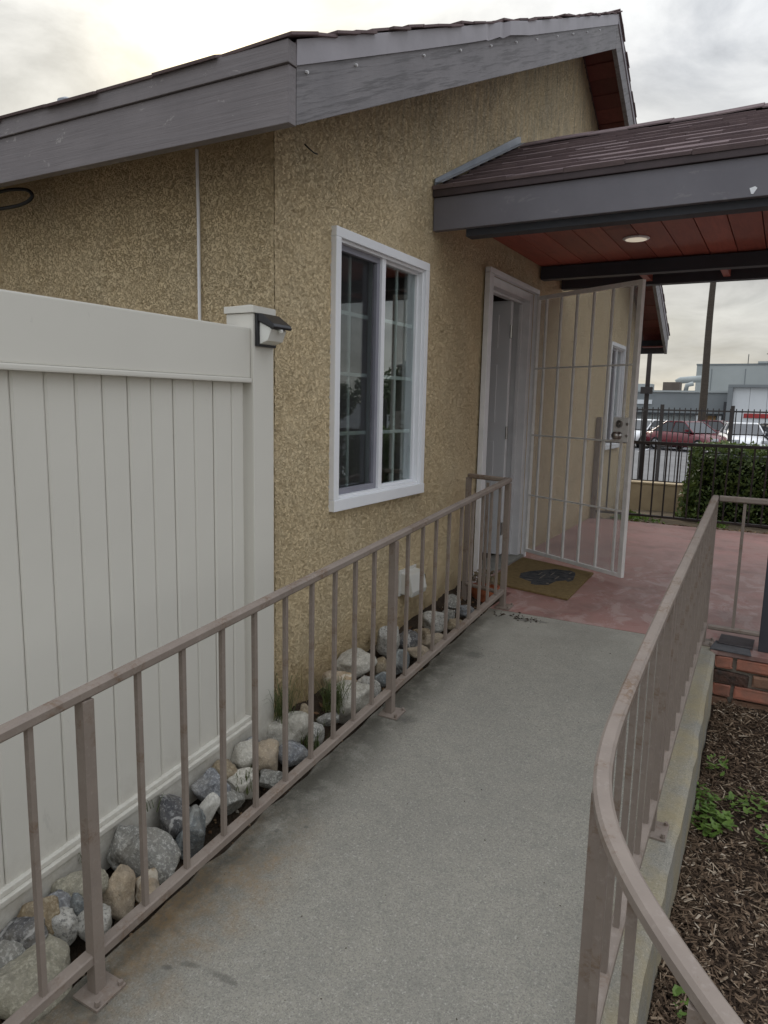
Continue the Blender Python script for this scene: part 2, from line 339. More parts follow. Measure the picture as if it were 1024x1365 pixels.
def rockm(name, c1, c2, c3, vein=None, vscale=5, sp=.55):
    t = NT(name); t.shifted()
    a = t.noise(9, 6, .65, .4); f = t.noise(95, 4, .7); g = t.noise(38, 5, .7)
    col = t.mix(t.ramp(a, [(.35, 0), (.65, 1)]), c1, c2); col = t.mix(t.ramp(f, [(sp - .05, 0), (sp + .07, .75)]), col, c3)
    col = t.mix(t.math('MULTIPLY', t.ramp(g, [(.5, 0), (.62, 1)]), .45), col, tuple(x * .4 for x in c1))
    if vein:
        w = t.n('ShaderNodeTexWave', wave_type='BANDS'); t.l(t.co, w.inputs[0]); w.inputs['Scale'].default_value = vscale; w.inputs['Distortion'].default_value = 9; w.inputs['Detail'].default_value = 4; w.inputs['Detail Scale'].default_value = 2.2
        col = t.mix(t.ramp(w.outputs[1], [(.86, 0), (.97, .7)]), col, vein)
    col = t.mix(t.math('MULTIPLY', t.ramp(t.noise(13, 6, .7), [(.42, 0), (.66, 1)]), .4), col, (.27, .245, .20))
    t.bump(t.math('ADD', f, t.math('MULTIPLY', g, 1.5)), .7, .006)
    return t.fin(col, .9, .2)
RK = {
 'granite': rockm('granite', (.25, .245, .22), (.17, .165, .15), (.48, .47, .43)),
 'lichen': rockm('lichen_granite', (.34, .315, .235), (.24, .225, .18), (.46, .43, .34)),
 'dark': rockm('dark_stone', (.07, .07, .074), (.11, .105, .103), (.30, .30, .29), (.42, .41, .39), 5, .56),
 'slate': rockm('blue_slate', (.155, .17, .175), (.115, .125, .125), (.29, .31, .31), (.30, .32, .315), 4, .57),
 'blue': rockm('blue_grey_stone', (.19, .197, .21), (.13, .135, .145), (.38, .39, .40), None, 5, .53),
 'tan': rockm('tan_stone', (.38, .30, .205), (.33, .275, .21), (.50, .42, .31), None, 5, .58),
 'orange': rockm('orange_stone', (.42, .30, .17), (.38, .32, .25), (.56, .48, .37), (.62, .56, .46), 3, .6),
 'pale': rockm('pale_stone', (.54, .51, .44), (.42, .40, .345), (.66, .63, .57), None, 5, .56),
 'white': rockm('white_stone', (.60, .58, .53), (.50, .48, .43), (.70, .68, .63), None, 5, .6),
 'speck': rockm('speckled_stone', (.50, .48, .43), (.37, .36, .33), (.10, .10, .10), None, 5, .55),
 'brown': rockm('brown_stone', (.27, .205, .125), (.20, .16, .11), (.40, .34, .24), None, 5, .54),
}
def paintm(name, c, rough=.25): return simple(name, c, tuple(x * .92 for x in c), 2, rough, .6, 0)
MT['tyre'] = simple('tyre', (.02, .02, .02), None, 10, .9, .2)
MT['rim'] = simple('rim', (.42, .42, .43), None, 10, .35, .5, 0, metal=.8)
MT['headlight'] = simple('headlight_glass', (.55, .58, .6), (.4, .42, .44), 20, .1, .7, 0)

# ------------------------------------------------------------------ mesh helpers
class MB:
    def __init__(s): s.v = []; s.f = []
    def add(s, vs, fs):
        o = len(s.v); s.v += [tuple(p) for p in vs]; s.f += [tuple(i + o for i in f) for f in fs]; return s
    def box(s, x0, x1, y0, y1, z0, z1, M=None):
        v = [(x, y, z) for x in (x0, x1) for y in (y0, y1) for z in (z0, z1)]
        if M: v = [M @ Vector(p) for p in v]
        return s.add(v, [(0, 1, 3, 2), (4, 6, 7, 5), (0, 4, 5, 1), (2, 3, 7, 6), (0, 2, 6, 4), (1, 5, 7, 3)])
    def prism(s, pts, axis, a, b):                      # polygon (2D) extruded along an axis
        n = len(pts)
        def mk(p, t): return {'x': (t, p[0], p[1]), 'y': (p[0], t, p[1]), 'z': (p[0], p[1], t)}[axis]
        v = [mk(p, a) for p in pts] + [mk(p, b) for p in pts]
        return s.add(v, [tuple(range(n))[::-1], tuple(range(n, 2 * n))] + [(i, (i + 1) % n, n + (i + 1) % n, n + i) for i in range(n)])
    def sweep(s, path, prof, closed=True, up=Vector((0, 0, 1)), caps=True):
        path = [Vector(p) for p in path]; n = len(prof); vs = []; fs = []
        for i, p in enumerate(path):
            t = (path[min(i + 1, len(path) - 1)] - path[max(i - 1, 0)]).normalized()
            r = t.cross(up)
            r = r.normalized() if r.length > 1e-4 else Vector((1, 0, 0))
            u = r.cross(t)
            vs += [p + r * a + u * b for a, b in prof]
        for i in range(len(path) - 1):
            for k in range(n):
                fs.append((i * n + k, i * n + (k + 1) % n, (i + 1) * n + (k + 1) % n, (i + 1) * n + k))
        if caps: fs += [tuple(range(n))[::-1], tuple(range((len(path) - 1) * n, len(path) * n))]
        return s.add(vs, fs)
    def tube(s, path, r, n=8, caps=True):
        path = [Vector(p) for p in path]; vs = []; fs = []
        for i, p in enumerate(path):
            t = (path[min(i + 1, len(path) - 1)] - path[max(i - 1, 0)]).normalized()
            a = t.orthogonal().normalized() if i == 0 else (a - t * a.dot(t)).normalized()
            b = t.cross(a); rr = r[i] if isinstance(r, (list, tuple)) else r
            vs += [p + (a * math.cos(2 * math.pi * k / n) + b * math.sin(2 * math.pi * k / n)) * rr for k in range(n)]
        for i in range(len(path) - 1):
            for k in range(n): fs.append((i * n + k, i * n + (k + 1) % n, (i + 1) * n + (k + 1) % n, (i + 1) * n + k))
        if caps: fs += [tuple(range(n))[::-1], tuple(range((len(path) - 1) * n, len(path) * n))]
        return s.add(vs, fs)
    def lathe(s, prof, c, n=24):
        vs = []; fs = []
        for r, z in prof: vs += [(c[0] + r * math.cos(2 * math.pi * k / n), c[1] + r * math.sin(2 * math.pi * k / n), c[2] + z) for k in range(n)]
        for i in range(len(prof) - 1):
            for k in range(n): fs.append((i * n + k, i * n + (k + 1) % n, (i + 1) * n + (k + 1) % n, (i + 1) * n + k))
        fs += [tuple(range(n))[::-1], tuple(range((len(prof) - 1) * n, len(prof) * n))]
        return s.add(vs, fs)
    def mesh(s, name, mat, bevel=0, smooth=False):
        me = bpy.data.meshes.new(name); me.from_pydata(s.v, [], s.f)
        bm = bmesh.new(); bm.from_mesh(me)
        bmesh.ops.recalc_face_normals(bm, faces=bm.faces)
        if bevel: bmesh.ops.bevel(bm, geom=[e for e in bm.edges if len(e.link_faces) == 2 and e.calc_face_angle(0) > .5], offset=bevel, segments=2, profile=.7, affect='EDGES', clamp_overlap=True)
        bm.to_mesh(me); bm.free()
        if smooth: me.shade_smooth()
        me.materials.append(mat); return me

def rawmesh(name, V, F, mat, smooth=False):
    me = bpy.data.meshes.new(name); V = np.asarray(V, np.float32); F = np.asarray(F, np.int32); k = F.shape[1]
    me.vertices.add(len(V)); me.vertices.foreach_set('co', V.ravel()); me.loops.add(F.size); me.loops.foreach_set('vertex_index', F.ravel())
    me.polygons.add(len(F)); me.polygons.foreach_set('loop_start', np.arange(0, F.size, k, dtype=np.int32)); me.polygons.foreach_set('loop_total', np.full(len(F), k, np.int32))
    me.update(calc_edges=True); me.validate(); me.materials.append(mat)
    if smooth: me.shade_smooth()
    return me

def curve(pts, k=6):
    out_ = []
    for i in range(len(pts) - 1):
        a, b, c, d = (Vector(pts[max(i - 1, 0)]), Vector(pts[i]), Vector(pts[i + 1]), Vector(pts[min(i + 2, len(pts) - 1)]))
        for j in range(k):
            t = j / k; out_.append(.5 * (2 * b + (c - a) * t + (2 * a - 5 * b + 4 * c - d) * t * t + (3 * b - a - 3 * c + d) * t ** 3))
    return out_ + [Vector(pts[-1])]
def tag(o, label=None, cat=None, group=None, kind=None):
    if label: o['label'] = label
    if cat: o['category'] = cat
    if group: o['group'] = group
    if kind: o['kind'] = kind
    return o
def T(name, label, cat, loc=(0, 0, 0), group=None):     # a thing: an Empty at its base
    o = bpy.data.objects.new(name, None); o.empty_display_size = .1; o.location = loc; COL.objects.link(o)
    return tag(o, label, cat, group)
def P(name, me, parent=None, label=None):               # a part, its mesh given in world coordinates
    o = bpy.data.objects.new(name, me); COL.objects.link(o)
    if parent is not None:
        o.parent = parent
        if parent.type == 'EMPTY': o.matrix_parent_inverse = Matrix.Translation(-parent.location)
    if label: o['label'] = label
    return o
def B(name, parent, mat, *bx, bevel=0, label=None):
    m = MB()
    for b in bx: m.box(*b)
    return P(name, m.mesh(name, mat, bevel), parent, label)

rz = lambda y: (y - 1.68) * .097                        # ramp surface
mz = lambda y: -.165 - .30 + (y + .0) * .085 + .03      # mulch surface
# ------------------------------------------------------------------ setting
def struct(name, me): return tag(P(name, me), kind='structure')
struct('ground', MB().add([(-900, -300, -.85), (900, -300, -.85), (900, 1500, -.85), (-900, 1500, -.85)], [(0, 1, 2, 3)]).mesh('ground', MT['asphalt']))
struct('pavement', MB().box(-30, 40, 10.2, 15.6, -.846, -.80).mesh('pavement', MT['pavement']))
struct('parking_lot', MB().box(-60, 70, 16.4, 56, -.846, -.83).mesh('parking_lot', MT['asphalt']))
mbk = MB()
for i in range(14): mbk.box(-18 + i * 2.75, -17.9 + i * 2.75, 33.5, 38.8, -.829, -.826)
struct('parking_markings', mbk.mesh('parking_markings', MT['white']))
struct('kerb', MB().box(-60, 70, 15.6, 15.8, -.846, -.70).mesh('kerb', MT['curbc'], .01))
struct('lot_soil', MB().box(-14, 9, -9, 5.8, -.84, -.52).box(-14, 0, 5.8, 9, -.84, -.52).mesh('lot_soil', MT['yard']))
# yard strip beyond the porch, sloping away
NY = 40
vs = [(-.0 + 6 * i / NY, 5.8 + 3.2 * j / 20, -.06 - .24 * j / 20 + rnd.uniform(-.012, .012)) for j in range(21) for i in range(NY + 1)]
fs = [(j * (NY + 1) + i, j * (NY + 1) + i + 1, (j + 1) * (NY + 1) + i + 1, (j + 1) * (NY + 1) + i) for j in range(20) for i in range(NY)]
struct('yard_soil', MB().add(vs, fs).box(0, 6, 5.8, 9, -.84, -.40).mesh('yard_soil', MT['yard'], smooth=True))
# ramp slab with its worn right edge
mb = MB(); ys = [-6 + .08 * i for i in range(97)]; ys[-1] = 1.676
def xr(y):
    x = 1.646 + .003 * math.sin(y * 5) + .0015 * math.sin(y * 23)
    if y < -.85: x += min(3.0, .62 * (-.85 - y) ** 1.6)
    return x - (.025 * max(0, (y - .6)))
n = len(ys); vs = []
for y in ys:
    z = rz(y); a = .338 + .004 * math.sin(y * 17) + .004 * math.sin(y * 41) + rnd.uniform(-.005, .005); b = xr(y) + rnd.uniform(-.003, .003)
    vs += [(a, y, z - .45), (a, y, z - .012), (a + .012, y, z), (b - .018, y, z), (b, y, z - .014 + rnd.uniform(-.004, .002)), (b + .004 + rnd.uniform(-.004, .004), y, z - .12), (b + .006, y, z - .5)]
fs = [(i * 7 + k, i * 7 + k + 1, (i + 1) * 7 + k + 1, (i + 1) * 7 + k) for i in range(n - 1) for k in range(6)]
fs += [tuple(range(7)), tuple(range((n - 1) * 7, n * 7))]
struct('ramp', MB().add(vs, fs).mesh('ramp', MT['ramp']))
struct('porch_floor', MB().box(.345, 1.60, 1.682, 2.1, -.2, 0).box(0.0, 4.6, 2.1, 5.75, -.5, 0).box(1.60, 4.6, 1.60, 2.1, -.022, 0).mesh('porch_floor', MT['porch']))
# rock bed soil between fence, wall and ramp
vs = []; nb = 60
for j in range(nb + 1):
    y = -3.2 + 5.3 * j / nb
    for i in range(9):
        x = -.12 + .50 * i / 8; vs.append((x, y, rz(y) + .005 - .32 * max(x, .0) + rnd.uniform(-.012, .012)))
fs = [(j * 9 + i, j * 9 + i + 1, (j + 1) * 9 + i + 1, (j + 1) * 9 + i) for j in range(nb) for i in range(8)]
struct('rock_bed_soil', MB().add(vs, fs).mesh('rock_bed_soil', MT['soil'], smooth=True))
vs = []; nm = 70
for j in range(nm + 1):
    y = -4.4 + 6.0 * j / nm
    for i in range(41):
        x = 1.60 + 3.4 * i / 40; vs.append((x, y, mz(y) + .02 * math.sin(x * 5 + y * 3) + rnd.uniform(-.012, .012)))
fs = [(j * 41 + i, j * 41 + i + 1, (j + 1) * 41 + i + 1, (j + 1) * 41 + i) for j in range(nm) for i in range(40)]
struct('mulch_bed', MB().add(vs, fs).mesh('mulch_bed', MT['mulch'], smooth=True))

# ------------------------------------------------------------------ house
house = T('house', 'tan stucco house with grey eaves, white windows and a white security door', 'house', (0, 0, -.2))
YR, ZR, YE, ZE, YF, ZF = 4.12, 4.43, -.335, 2.385, 8.26, 2.23      # ridge, near eave, far eave (roof top)
def ztop(y): return ZE + (ZR - ZE) * (y - YE) / (YR - YE) if y < YR else ZR + (ZF - ZR) * (y - YR) / (YF - YR)
OPEN = [(.40 + .045, 1.355 - .045, .724 + .05, 2.003 - .05), (2.28, 3.24, -.6, 2.07), (6.17, 6.93, .79, 1.94)]
def seg(a, b, h):
    k = max(1, round((b - a) / h)); return [a + (b - a) * i / k for i in range(k)]
ys = seg(0, .445, .0075) + seg(.445, 1.31, .0075) + seg(1.31, 2.28, .0085) + seg(2.28, 3.24, .0095) + seg(3.24, 4.4, .011) + seg(4.4, 6.17, .012) + seg(6.17, 6.93, .03) + seg(6.93, 8.03, .03) + [8.03]
zs = seg(-.6, -.18, .03) + seg(-.18, .774, .008) + seg(.774, .79, .008) + seg(.79, 1.94, .008) + seg(1.94, 1.953, .008) + seg(1.953, 2.07, .008) + seg(2.07, 3.3, .0085) + seg(3.3, 4.4, .011) + [4.4]
ys = np.array(ys); zs = np.array(zs); YY, ZZ = np.meshgrid(ys, zs, indexing='ij')
lim = np.array([ztop(y) - .09 for y in ys])[:, None]
ZC = np.minimum(ZZ, lim); V = np.stack([np.zeros(YY.size), YY.ravel(), ZC.ravel()], 1)
idx = np.arange(YY.size).reshape(YY.shape); Q = np.stack([idx[:-1, :-1], idx[1:, :-1], idx[1:, 1:], idx[:-1, 1:]], -1)
cy = (ys[:-1] + ys[1:]) / 2; cz = (zs[:-1] + zs[1:]) / 2; CYm, CZm = np.meshgrid(cy, cz, indexing='ij')
keep = ZZ[:-1, :-1] < np.minimum(lim[:-1], lim[1:]) - 1e-4
for (a, b, c, d) in OPEN: keep &= ~((CYm > a) & (CYm < b) & (CZm > c) & (CZm < d))
P('gable_wall', rawmesh('gable_wall', V, Q[keep], MT['stucco'], True), house)
xs = np.array(seg(-7.2, -1.9, .06) + seg(-1.9, 0, .009) + [0.0]); zs = np.array(seg(-.6, 1.3, .06) + seg(1.3, 2.42, .009) + [2.42])
XX, ZZ = np.meshgrid(xs, zs, indexing='ij'); idx = np.arange(XX.size).reshape(XX.shape)
P('side_wall', rawmesh('side_wall', np.stack([XX.ravel(), np.zeros(XX.size), ZZ.ravel()], 1), np.stack([idx[:-1, :-1], idx[1:, :-1], idx[1:, 1:], idx[:-1, 1:]], -1).reshape(-1, 4), MT['stucco'], True), house)
B('corner_core', house, MT['stucco_plain'], (-.012, -.0015, .0015, .012, -.6, 2.40))
B('rear_wall', house, MT['dark'], (-7.2, -.02, 8.0, 8.03, -.6, 2.3), (-7.2, -7.17, .02, 8.0, -.6, 2.4))
B('interior_floor', house, MT['floorin'], (-7.1, -.02, .03, 7.98, -.5, -.012))
B('interior_wall', house, MT['dark'], (-3.0, -2.95, .05, 7.9, -.01, 2.6), (-2.9, -.2, 1.75, 1.82, -.01, 2.6))
# roof slabs
rf = MB(); th = .05
rf.prism([(YE, ZE - .012), (YR, ZR - .012), (YR, ZR - .012 - th), (YE, ZE - .012 - th)], 'x', -7.5, .325)
rf.prism([(YR + .001, ZR - .012), (YF, ZF - .012), (YF, ZF - .012 - th), (YR + .001, ZR - .012 - th)], 'x', -7.5, .325)
roof = P('roof', rf.mesh('roof', MT['shingle']), house)
# edge shingles along the two rakes and the near eave
sh = MB().box(-.3, .0, -.085, .075, -.004, .006).mesh('shingle', MT['shingle'], .002)
def slope_obj(name, me, x, y, ang, parent, dz=0, roll=0, yaw=0):
    o = bpy.data.objects.new(name, me); COL.objects.link(o); o.parent = parent
    o.location = (x, y, ztop(y) + dz); o.rotation_euler = (ang, roll, yaw); return o
aN = math.atan2(ZR - ZE, YR - YE); aF = math.atan2(ZF - ZR, YF - YR)
for i in range(34):
    y = YE + .06 + i * (YR - YE - .08) / 33
    slope_obj('shingle', sh, .338 + rnd.uniform(-.008, .012), y, aN + rnd.uniform(-.09, .02), roof, rnd.uniform(-.002, .010), rnd.uniform(-.05, .02), rnd.uniform(-.04, .04))
for i in range(36):
    y = YR + .05 + i * (YF - YR - .1) / 35
    slope_obj('shingle', sh, .338 + rnd.uniform(-.006, .012), y, aF + rnd.uniform(-.02, .07), roof, rnd.uniform(0, .008), 0, rnd.uniform(-.03, .03))
for i in range(16):
    slope_obj('shingle', sh, .03 - i * .301, YE + .055 + rnd.uniform(-.012, .006), aN + rnd.uniform(-.04, .02), roof, rnd.uniform(-.001, .006), rnd.uniform(-.012, .012))
# fascia on the near eave: wide board with the strip above it
fb = B('fascia_board', house, MT['fascia'], (-7.4, .322, -.335, -.295, 2.135, 2.312), bevel=.003)
B('fascia_strip', house, MT['fascia'], (-7.4, .327, -.345, -.297, 2.314, 2.383), bevel=.003)
# rafter ends / soffit under the near eave
sf = MB(); sf.prism([(-.294, 2.285), (.02, 2.285), (.02, 2.30), (-.294, 2.30)], 'x', -7.2, .28); P('eave_soffit', sf.mesh('eave_soffit', MT['soffit']), house)
# rake board, near slope, with peeling weathered paint, metal drip edge over it
def strip(yA, yB, zo0, zo1, x0, x1, n=1):
    m = MB(); 
    for i in range(n):
        a = yA + (yB - yA) * i / n; b = yA + (yB - yA) * (i + 1) / n
        v = [(x, y, ztop(y) + zo) for x in (x0, x1) for y in (a, b) for zo in (zo0, zo1)]
        m.add(v, [(0, 1, 3, 2), (4, 6, 7, 5), (0, 4, 5, 1), (2, 3, 7, 6), (0, 2, 6, 4), (1, 5, 7, 3)])
    return m
rk = P('rake_board', strip(-.292, YR, -.265, -.02, .285, .322).mesh('rake_board', MT['rake'], .003), house)
P('rake_board', strip(YR + .002, YF, -.25, -.02, .285, .322).mesh('rake_board', MT['rake'], .003), house)
bends = [(-.30, 0), (.55, .0), (1.05, .004), (1.28, .010), (1.33, .001), (1.44, .020), (1.52, .006), (1.58, .024), (1.75, .016), (1.95, .003), (3.7, 0), (YR, 0)]
m = MB(); 
for (a, da), (b, db) in zip(bends[:-1], bends[1:]):
    v = [(x + (da if q == 0 else db) * 1.0, y, ztop(y) + zo + (da if q == 0 else db) * (.5 if zo < -.03 else .15)) for x in (.3245, .3295) for q, y in enumerate((a, b)) for zo in (-.082, -.004)]
    m.add(v, [(0, 1, 3, 2), (4, 6, 7, 5), (0, 4, 5, 1), (2, 3, 7, 6), (0, 2, 6, 4), (1, 5, 7, 3)])
P('drip_edge', m.mesh('drip_edge', MT['drip']), house, 'dented pale metal drip edge along the rake')
P('drip_edge', strip(YR + .004, YF, -.055, -.004, .3245, .3295).mesh('drip_edge', MT['drip']), house)
nl = MB().tube([(.322, 0, 0), (.332, 0, -.003)], .0048, 6).mesh('nail', MT['whitepaint'])
for y in (-.24, .07, .62, 1.0, 1.38, 1.75, 2.1, 2.5, 2.85, 3.2, 3.55):
    o = P('nail', nl, rk); o.location = (0, y, ztop(y) - .105)
# soffit planks under the overhang of the far slope (and plain ones on the near slope)
k = 0
for a, b in [(YE + .05, YR), (YR, YF - .02)]:
    y = a
    while y < b - .02:
        y2 = min(y + .142, b)
        P('soffit_plank', strip(y, y2 - .006, -.078 - .004 * (k % 2), -.064, .012, .284).mesh('soffit_plank', MT['soffit']), house); y += .142; k += 1
B('eave_board', house, MT['beam'], (-7.2, .283, 8.215, 8.255, 1.985, 2.165))
B('eave_return', house, MT['soffit'], (.02, .283, 8.035, 8.213, 2.06, 2.075))
# pipe vent peeping over the eave, cables, conduit
vt = P('roof_vent', MB().lathe([(.035, -.25), (.035, 0), (.045, .01), (.042, .03), (.015, .045)], (-1.46, .2, 2.665)).mesh('roof_vent', MT['flash'], smooth=False), house)
P('conduit', MB().tube([(-.10 - .29, -.012, 2.25), (-.385, -.014, 2.0), (-.388, -.014, 1.7), (-.39, -.014, .2)], .007, 8).mesh('conduit', MT['white']), house, 'thin white conduit running down the side wall')
P('cable', MB().tube(curve([(-1.9, -.16, 2.20), (-1.55, -.19, 2.165), (-1.36, -.2, 2.16), (-1.24, -.2, 2.145), (-1.20, -.2, 2.115), (-1.26, -.2, 2.09), (-1.42, -.2, 2.085), (-1.9, -.2, 2.10)]), .008, 8).mesh('cable', MT['cable'], smooth=True), house, 'black cable looped under the eave')
P('hook_wire', MB().tube(curve([(.03, .16, 2.262), (.045, .175, 2.245), (.05, .20, 2.238), (.045, .23, 2.242)]), .003, 6).mesh('hook_wire', MT['cable']), house)
# fascia nails / cable clip
# windows
def window(y0, y1, z0, z1, cols=2, curtain=False):
    tw = .043; m = MB(); x0, x1 = -.012, .030
    m.box(x0, x1, y0, y0 + tw, z0 + tw + .012, z1 - tw); m.box(x0, x1, y1 - tw, y1, z0 + tw + .012, z1 - tw)
    m.box(x0, x1, y0, y1, z1 - tw, z1); m.box(x0, x1 + .004, y0 - .001, y1 + .001, z0, z0 + tw + .012)
    w = P('window', m.mesh('window', MT['white'], .004), house)
    a, b, c, d = y0 + tw, y1 - tw, z0 + tw + .012, z1 - tw
    m = MB(); r = .014
    m.box(-.10, .014, a, a + r, c + r, d - r); m.box(-.10, .014, b - r, b, c + r, d - r); m.box(-.10, .014, a, b, d - r, d); m.box(-.10, .014, a, b, c, c + r)
    mid = (a + b) / 2
    m.box(-.075, .006, mid - .018, mid + .018, c + r, d - r)
    P('inner_frame', m.mesh('inner_frame', MT['white'], .003), w)
    c += r; d -= r; a += r; b -= r
    # left: sliding sash with a grey insect screen frame; right: fixed light
    m = MB(); s = .028; p, q = a, mid - .018
    m.box(-.035, -.008, p, p + s, c + s, d - s); m.box(-.035, -.008, q - s, q, c + s, d - s); m.box(-.035, -.008, p, q, d - s, d); m.box(-.035, -.008, p, q, c, c + s)
    P('screen_frame', m.mesh('screen_frame', MT['screenframe'], .003), w)
    P('insect_screen', MB().box(-.024, -.023, p + s, q - s, c + s, d - s).mesh('insect_screen', MT['screen']), w)
    P('pane', MB().box(-.053, -.049, p, q, c, d).mesh('pane', MT['glass']), w)
    m = MB(); s2 = .013; p2, q2 = mid + .018, b
    m.box(-.045, -.012, p2, p2 + s2, c + s2, d - s2); m.box(-.045, -.012, q2 - s2, q2, c + s2, d - s2); m.box(-.045, -.012, p2, q2, d - s2, d); m.box(-.045, -.012, p2, q2, c, c + s2)
    P('sash', m.mesh('sash', MT['white'], .003), w)
    P('pane', MB().box(-.031, -.027, p2 + s2, q2 - s2, c + s2, d - s2).mesh('pane', MT['glass']), w)
    for (p_, q_, xx) in ((p + s, q - s, -.062), (p2 + s2, q2 - s2, -.040)):
        for i in range(1, cols): yy = p_ + (q_ - p_) * i / cols; P('muntin', MB().box(xx - .004, xx + .004, yy - .010, yy + .010, c, d).mesh('muntin', MT['muntin']), w)
        for i in range(1, 4):
            zq = c + (d - c) * i / 4; P('muntin', MB().box(xx - .0045, xx + .0045, p_, q_, zq - .009, zq + .009).mesh('muntin', MT['muntin']), w)
    return w
window(.404, 1.352, .724, 2.003)
window(6.13, 6.97, .745, 1.985)
cu = MB(); pts = []
for i in range(61):
    y = .45 + .40 * i / 60; pts.append((-.26 + .025 * math.sin(i * .9) + .012 * math.sin(i * .37), y))
pts2 = [(x - .004, y) for x, y in pts[::-1]]
P('curtain', MB().prism([(x, y) for x, y in pts] + pts2, 'z', 1.05, 1.66).mesh('curtain', simple('curtain_cloth', (.42, .38, .38), (.34, .31, .31), 8, .9)), None)
tag(bpy.data.objects['curtain'], 'pale pleated curtain inside behind the screened left half of the window', 'curtain')
# door frame, leaf, threshold
df = MB()
df.box(-.14, .012, 2.292, 2.372, .0, 2.04); df.box(-.14, .012, 3.185, 3.262, .0, 2.04); df.box(-.14, .012, 2.292, 3.262, 2.04, 2.10)
df.box(.014, .050, 2.215, 2.29, -.02, 2.10); df.box(.014, .050, 3.264, 3.292, -.005, 2.10); df.box(.014, .052, 2.215, 3.292, 2.102, 2.135)
df.box(-.075, -.045, 2.374, 2.388, .02, 2.02); df.box(-.075, -.045, 3.168, 3.183, .02, 2.02); df.box(-.075, -.045, 2.374, 3.183, 2.022, 2.038)
frame = P('door_frame', df.mesh('door_frame', MT['whitepaint'], .004), house)
B('threshold', house, MT['curbc'], (-.16, .045, 2.25, 3.25, -.06, .022), bevel=.006)
lf = MB(); lf.box(-.93, -.095, 3.06, 3.104, .035, 2.035)
for (zA, zB) in ((.25, .95), (1.1, 1.55), (1.68, 1.93)):
    for (xA, xB) in ((-.83, -.55), (-.45, -.19)):
        lf.box(xA, xB, 3.052, 3.0585, zA, zB)
door = P('door', lf.mesh('door', MT['door'], .003), house, 'white front door standing open into the dark room')
hg = MB().box(-.0938, -.090, 3.064, 3.10, -.05, .05).tube([(-.088, 3.056, -.05), (-.088, 3.056, .05)], .008, 8).mesh('hinge', MT['steel'])
for z in (1.80, 1.02, .25): o = P('hinge', hg, door); o.location = (0, 0, z)
# security door: hinge line at (0.035,3.285), swung out
hx, hy = .045, 3.275; ang = math.atan2(2.77 - hy, .925 - hx); LW = math.hypot(.925 - hx, 2.77 - hy)
MD = Matrix.Translation((hx, hy, 0)) @ Matrix.Rotation(ang, 4, 'Z')
Z0, Z1 = .045, 2.085
m = MB(); fr_ = .030
m.box(0, .022, -.014, .014, Z0, Z1, MD); m.box(LW - .036, LW, -.016, .016, Z0, Z1, MD); m.box(.022, LW - .036, -.0135, .0135, Z1 - .03, Z1, MD); m.box(.022, LW - .036, -.0135, .0135, Z0, Z0 + .026, MD)
sd = P('security_door', m.mesh('security_door', MT['whitebar'], .003), house, 'white barred security door swung open')
for q in (.10, .255, .415, .575, .745, .905):
    P('bar', MB().box(q * LW - .008, q * LW + .008, -.008, .008, Z0 + .027, Z1 - .031, MD).mesh('bar', MT['whitebar'], .002), sd)
for fz in (.232, .47, .727):
    zq = Z0 + (Z1 - Z0) * fz; P('cross_bar', MB().box(.023, LW - .037, -.019, -.0095, zq - .006, zq + .006, MD).mesh('cross_bar', MT['whitebar'], .002), sd)
P('mesh_screen', MB().box(.023, LW - .037, .0105, .0125, Z0 + .027, Z1 - .031, MD).mesh('mesh_screen', MT['perf']), sd)
P('lock_plate', MB().box(LW - .155, LW - .020, -.028, -.0205, 1.0, 1.17, MD).box(LW - .155, LW - .038, -.0195, .022, 1.0, 1.17, MD).mesh('lock_plate', MT['whitebar'], .003), sd)
def disc(xl, z, r, d0, d1, n=18):
    a = MD @ Vector((xl, d0, z)); b = MD @ Vector((xl, d1, z)); return (a, b, r)
a, b, r = disc(LW - .095, 1.125, .026, -.029, -.042); mm = MB().tube([a, b], r, 18); a, b, r = disc(LW - .095, 1.125, .012, -.0425, -.05); mm.tube([a, b], r, 12)
P('deadbolt', mm.mesh('deadbolt', MT['steel'], .002), sd)
a = MD @ Vector((LW - .095, -.029, 1.04)); pts = [(-.029, .027), (-.036, .026), (-.038, .012), (-.055, .012), (-.06, .024), (-.072, .028), (-.082, .024), (-.086, .012)]
P('knob', MB().tube([MD @ Vector((LW - .095, d, 1.045)) for d, _ in pts], [r for _, r in pts], 18).mesh('knob', MT['steel'], smooth=True), sd)
for z in (1.125, 1.045): P('lock_edge', MB().tube([MD @ Vector((LW - .03, -.029, z)), MD @ Vector((LW - .03, -.034, z))], .010, 12).mesh('lock_edge', MT['steel']), sd)
for z in (.35, 1.1, 1.85): P('door_hinge', MB().tube([(hx - .005, hy + .005, z), (hx - .005, hy + .005, z + .08)], .011, 10).mesh('door_hinge', MT['whitebar']), sd)
# white wall vent hood
v = MB(); v.prism([(.004, .165), (.085, .150), (.092, .18), (.070, .275), (.004, .285)], 'y', 1.13, 1.31)
vh = P('vent_hood', v.mesh('vent_hood', MT['vinyl_plain'], .006), house, 'white plastic vent hood low on the wall')
for i in range(3): P('louver', MB().box(.02 + i * .022, .034 + i * .022, 1.3105, 1.315, .175, .25).mesh('louver', MT['black']), vh)
v = MB().box(.004, .012, 1.115, 1.325, .15, .30); P('vent_flange', v.mesh('vent_flange', MT['vinyl_plain'], .002), vh)

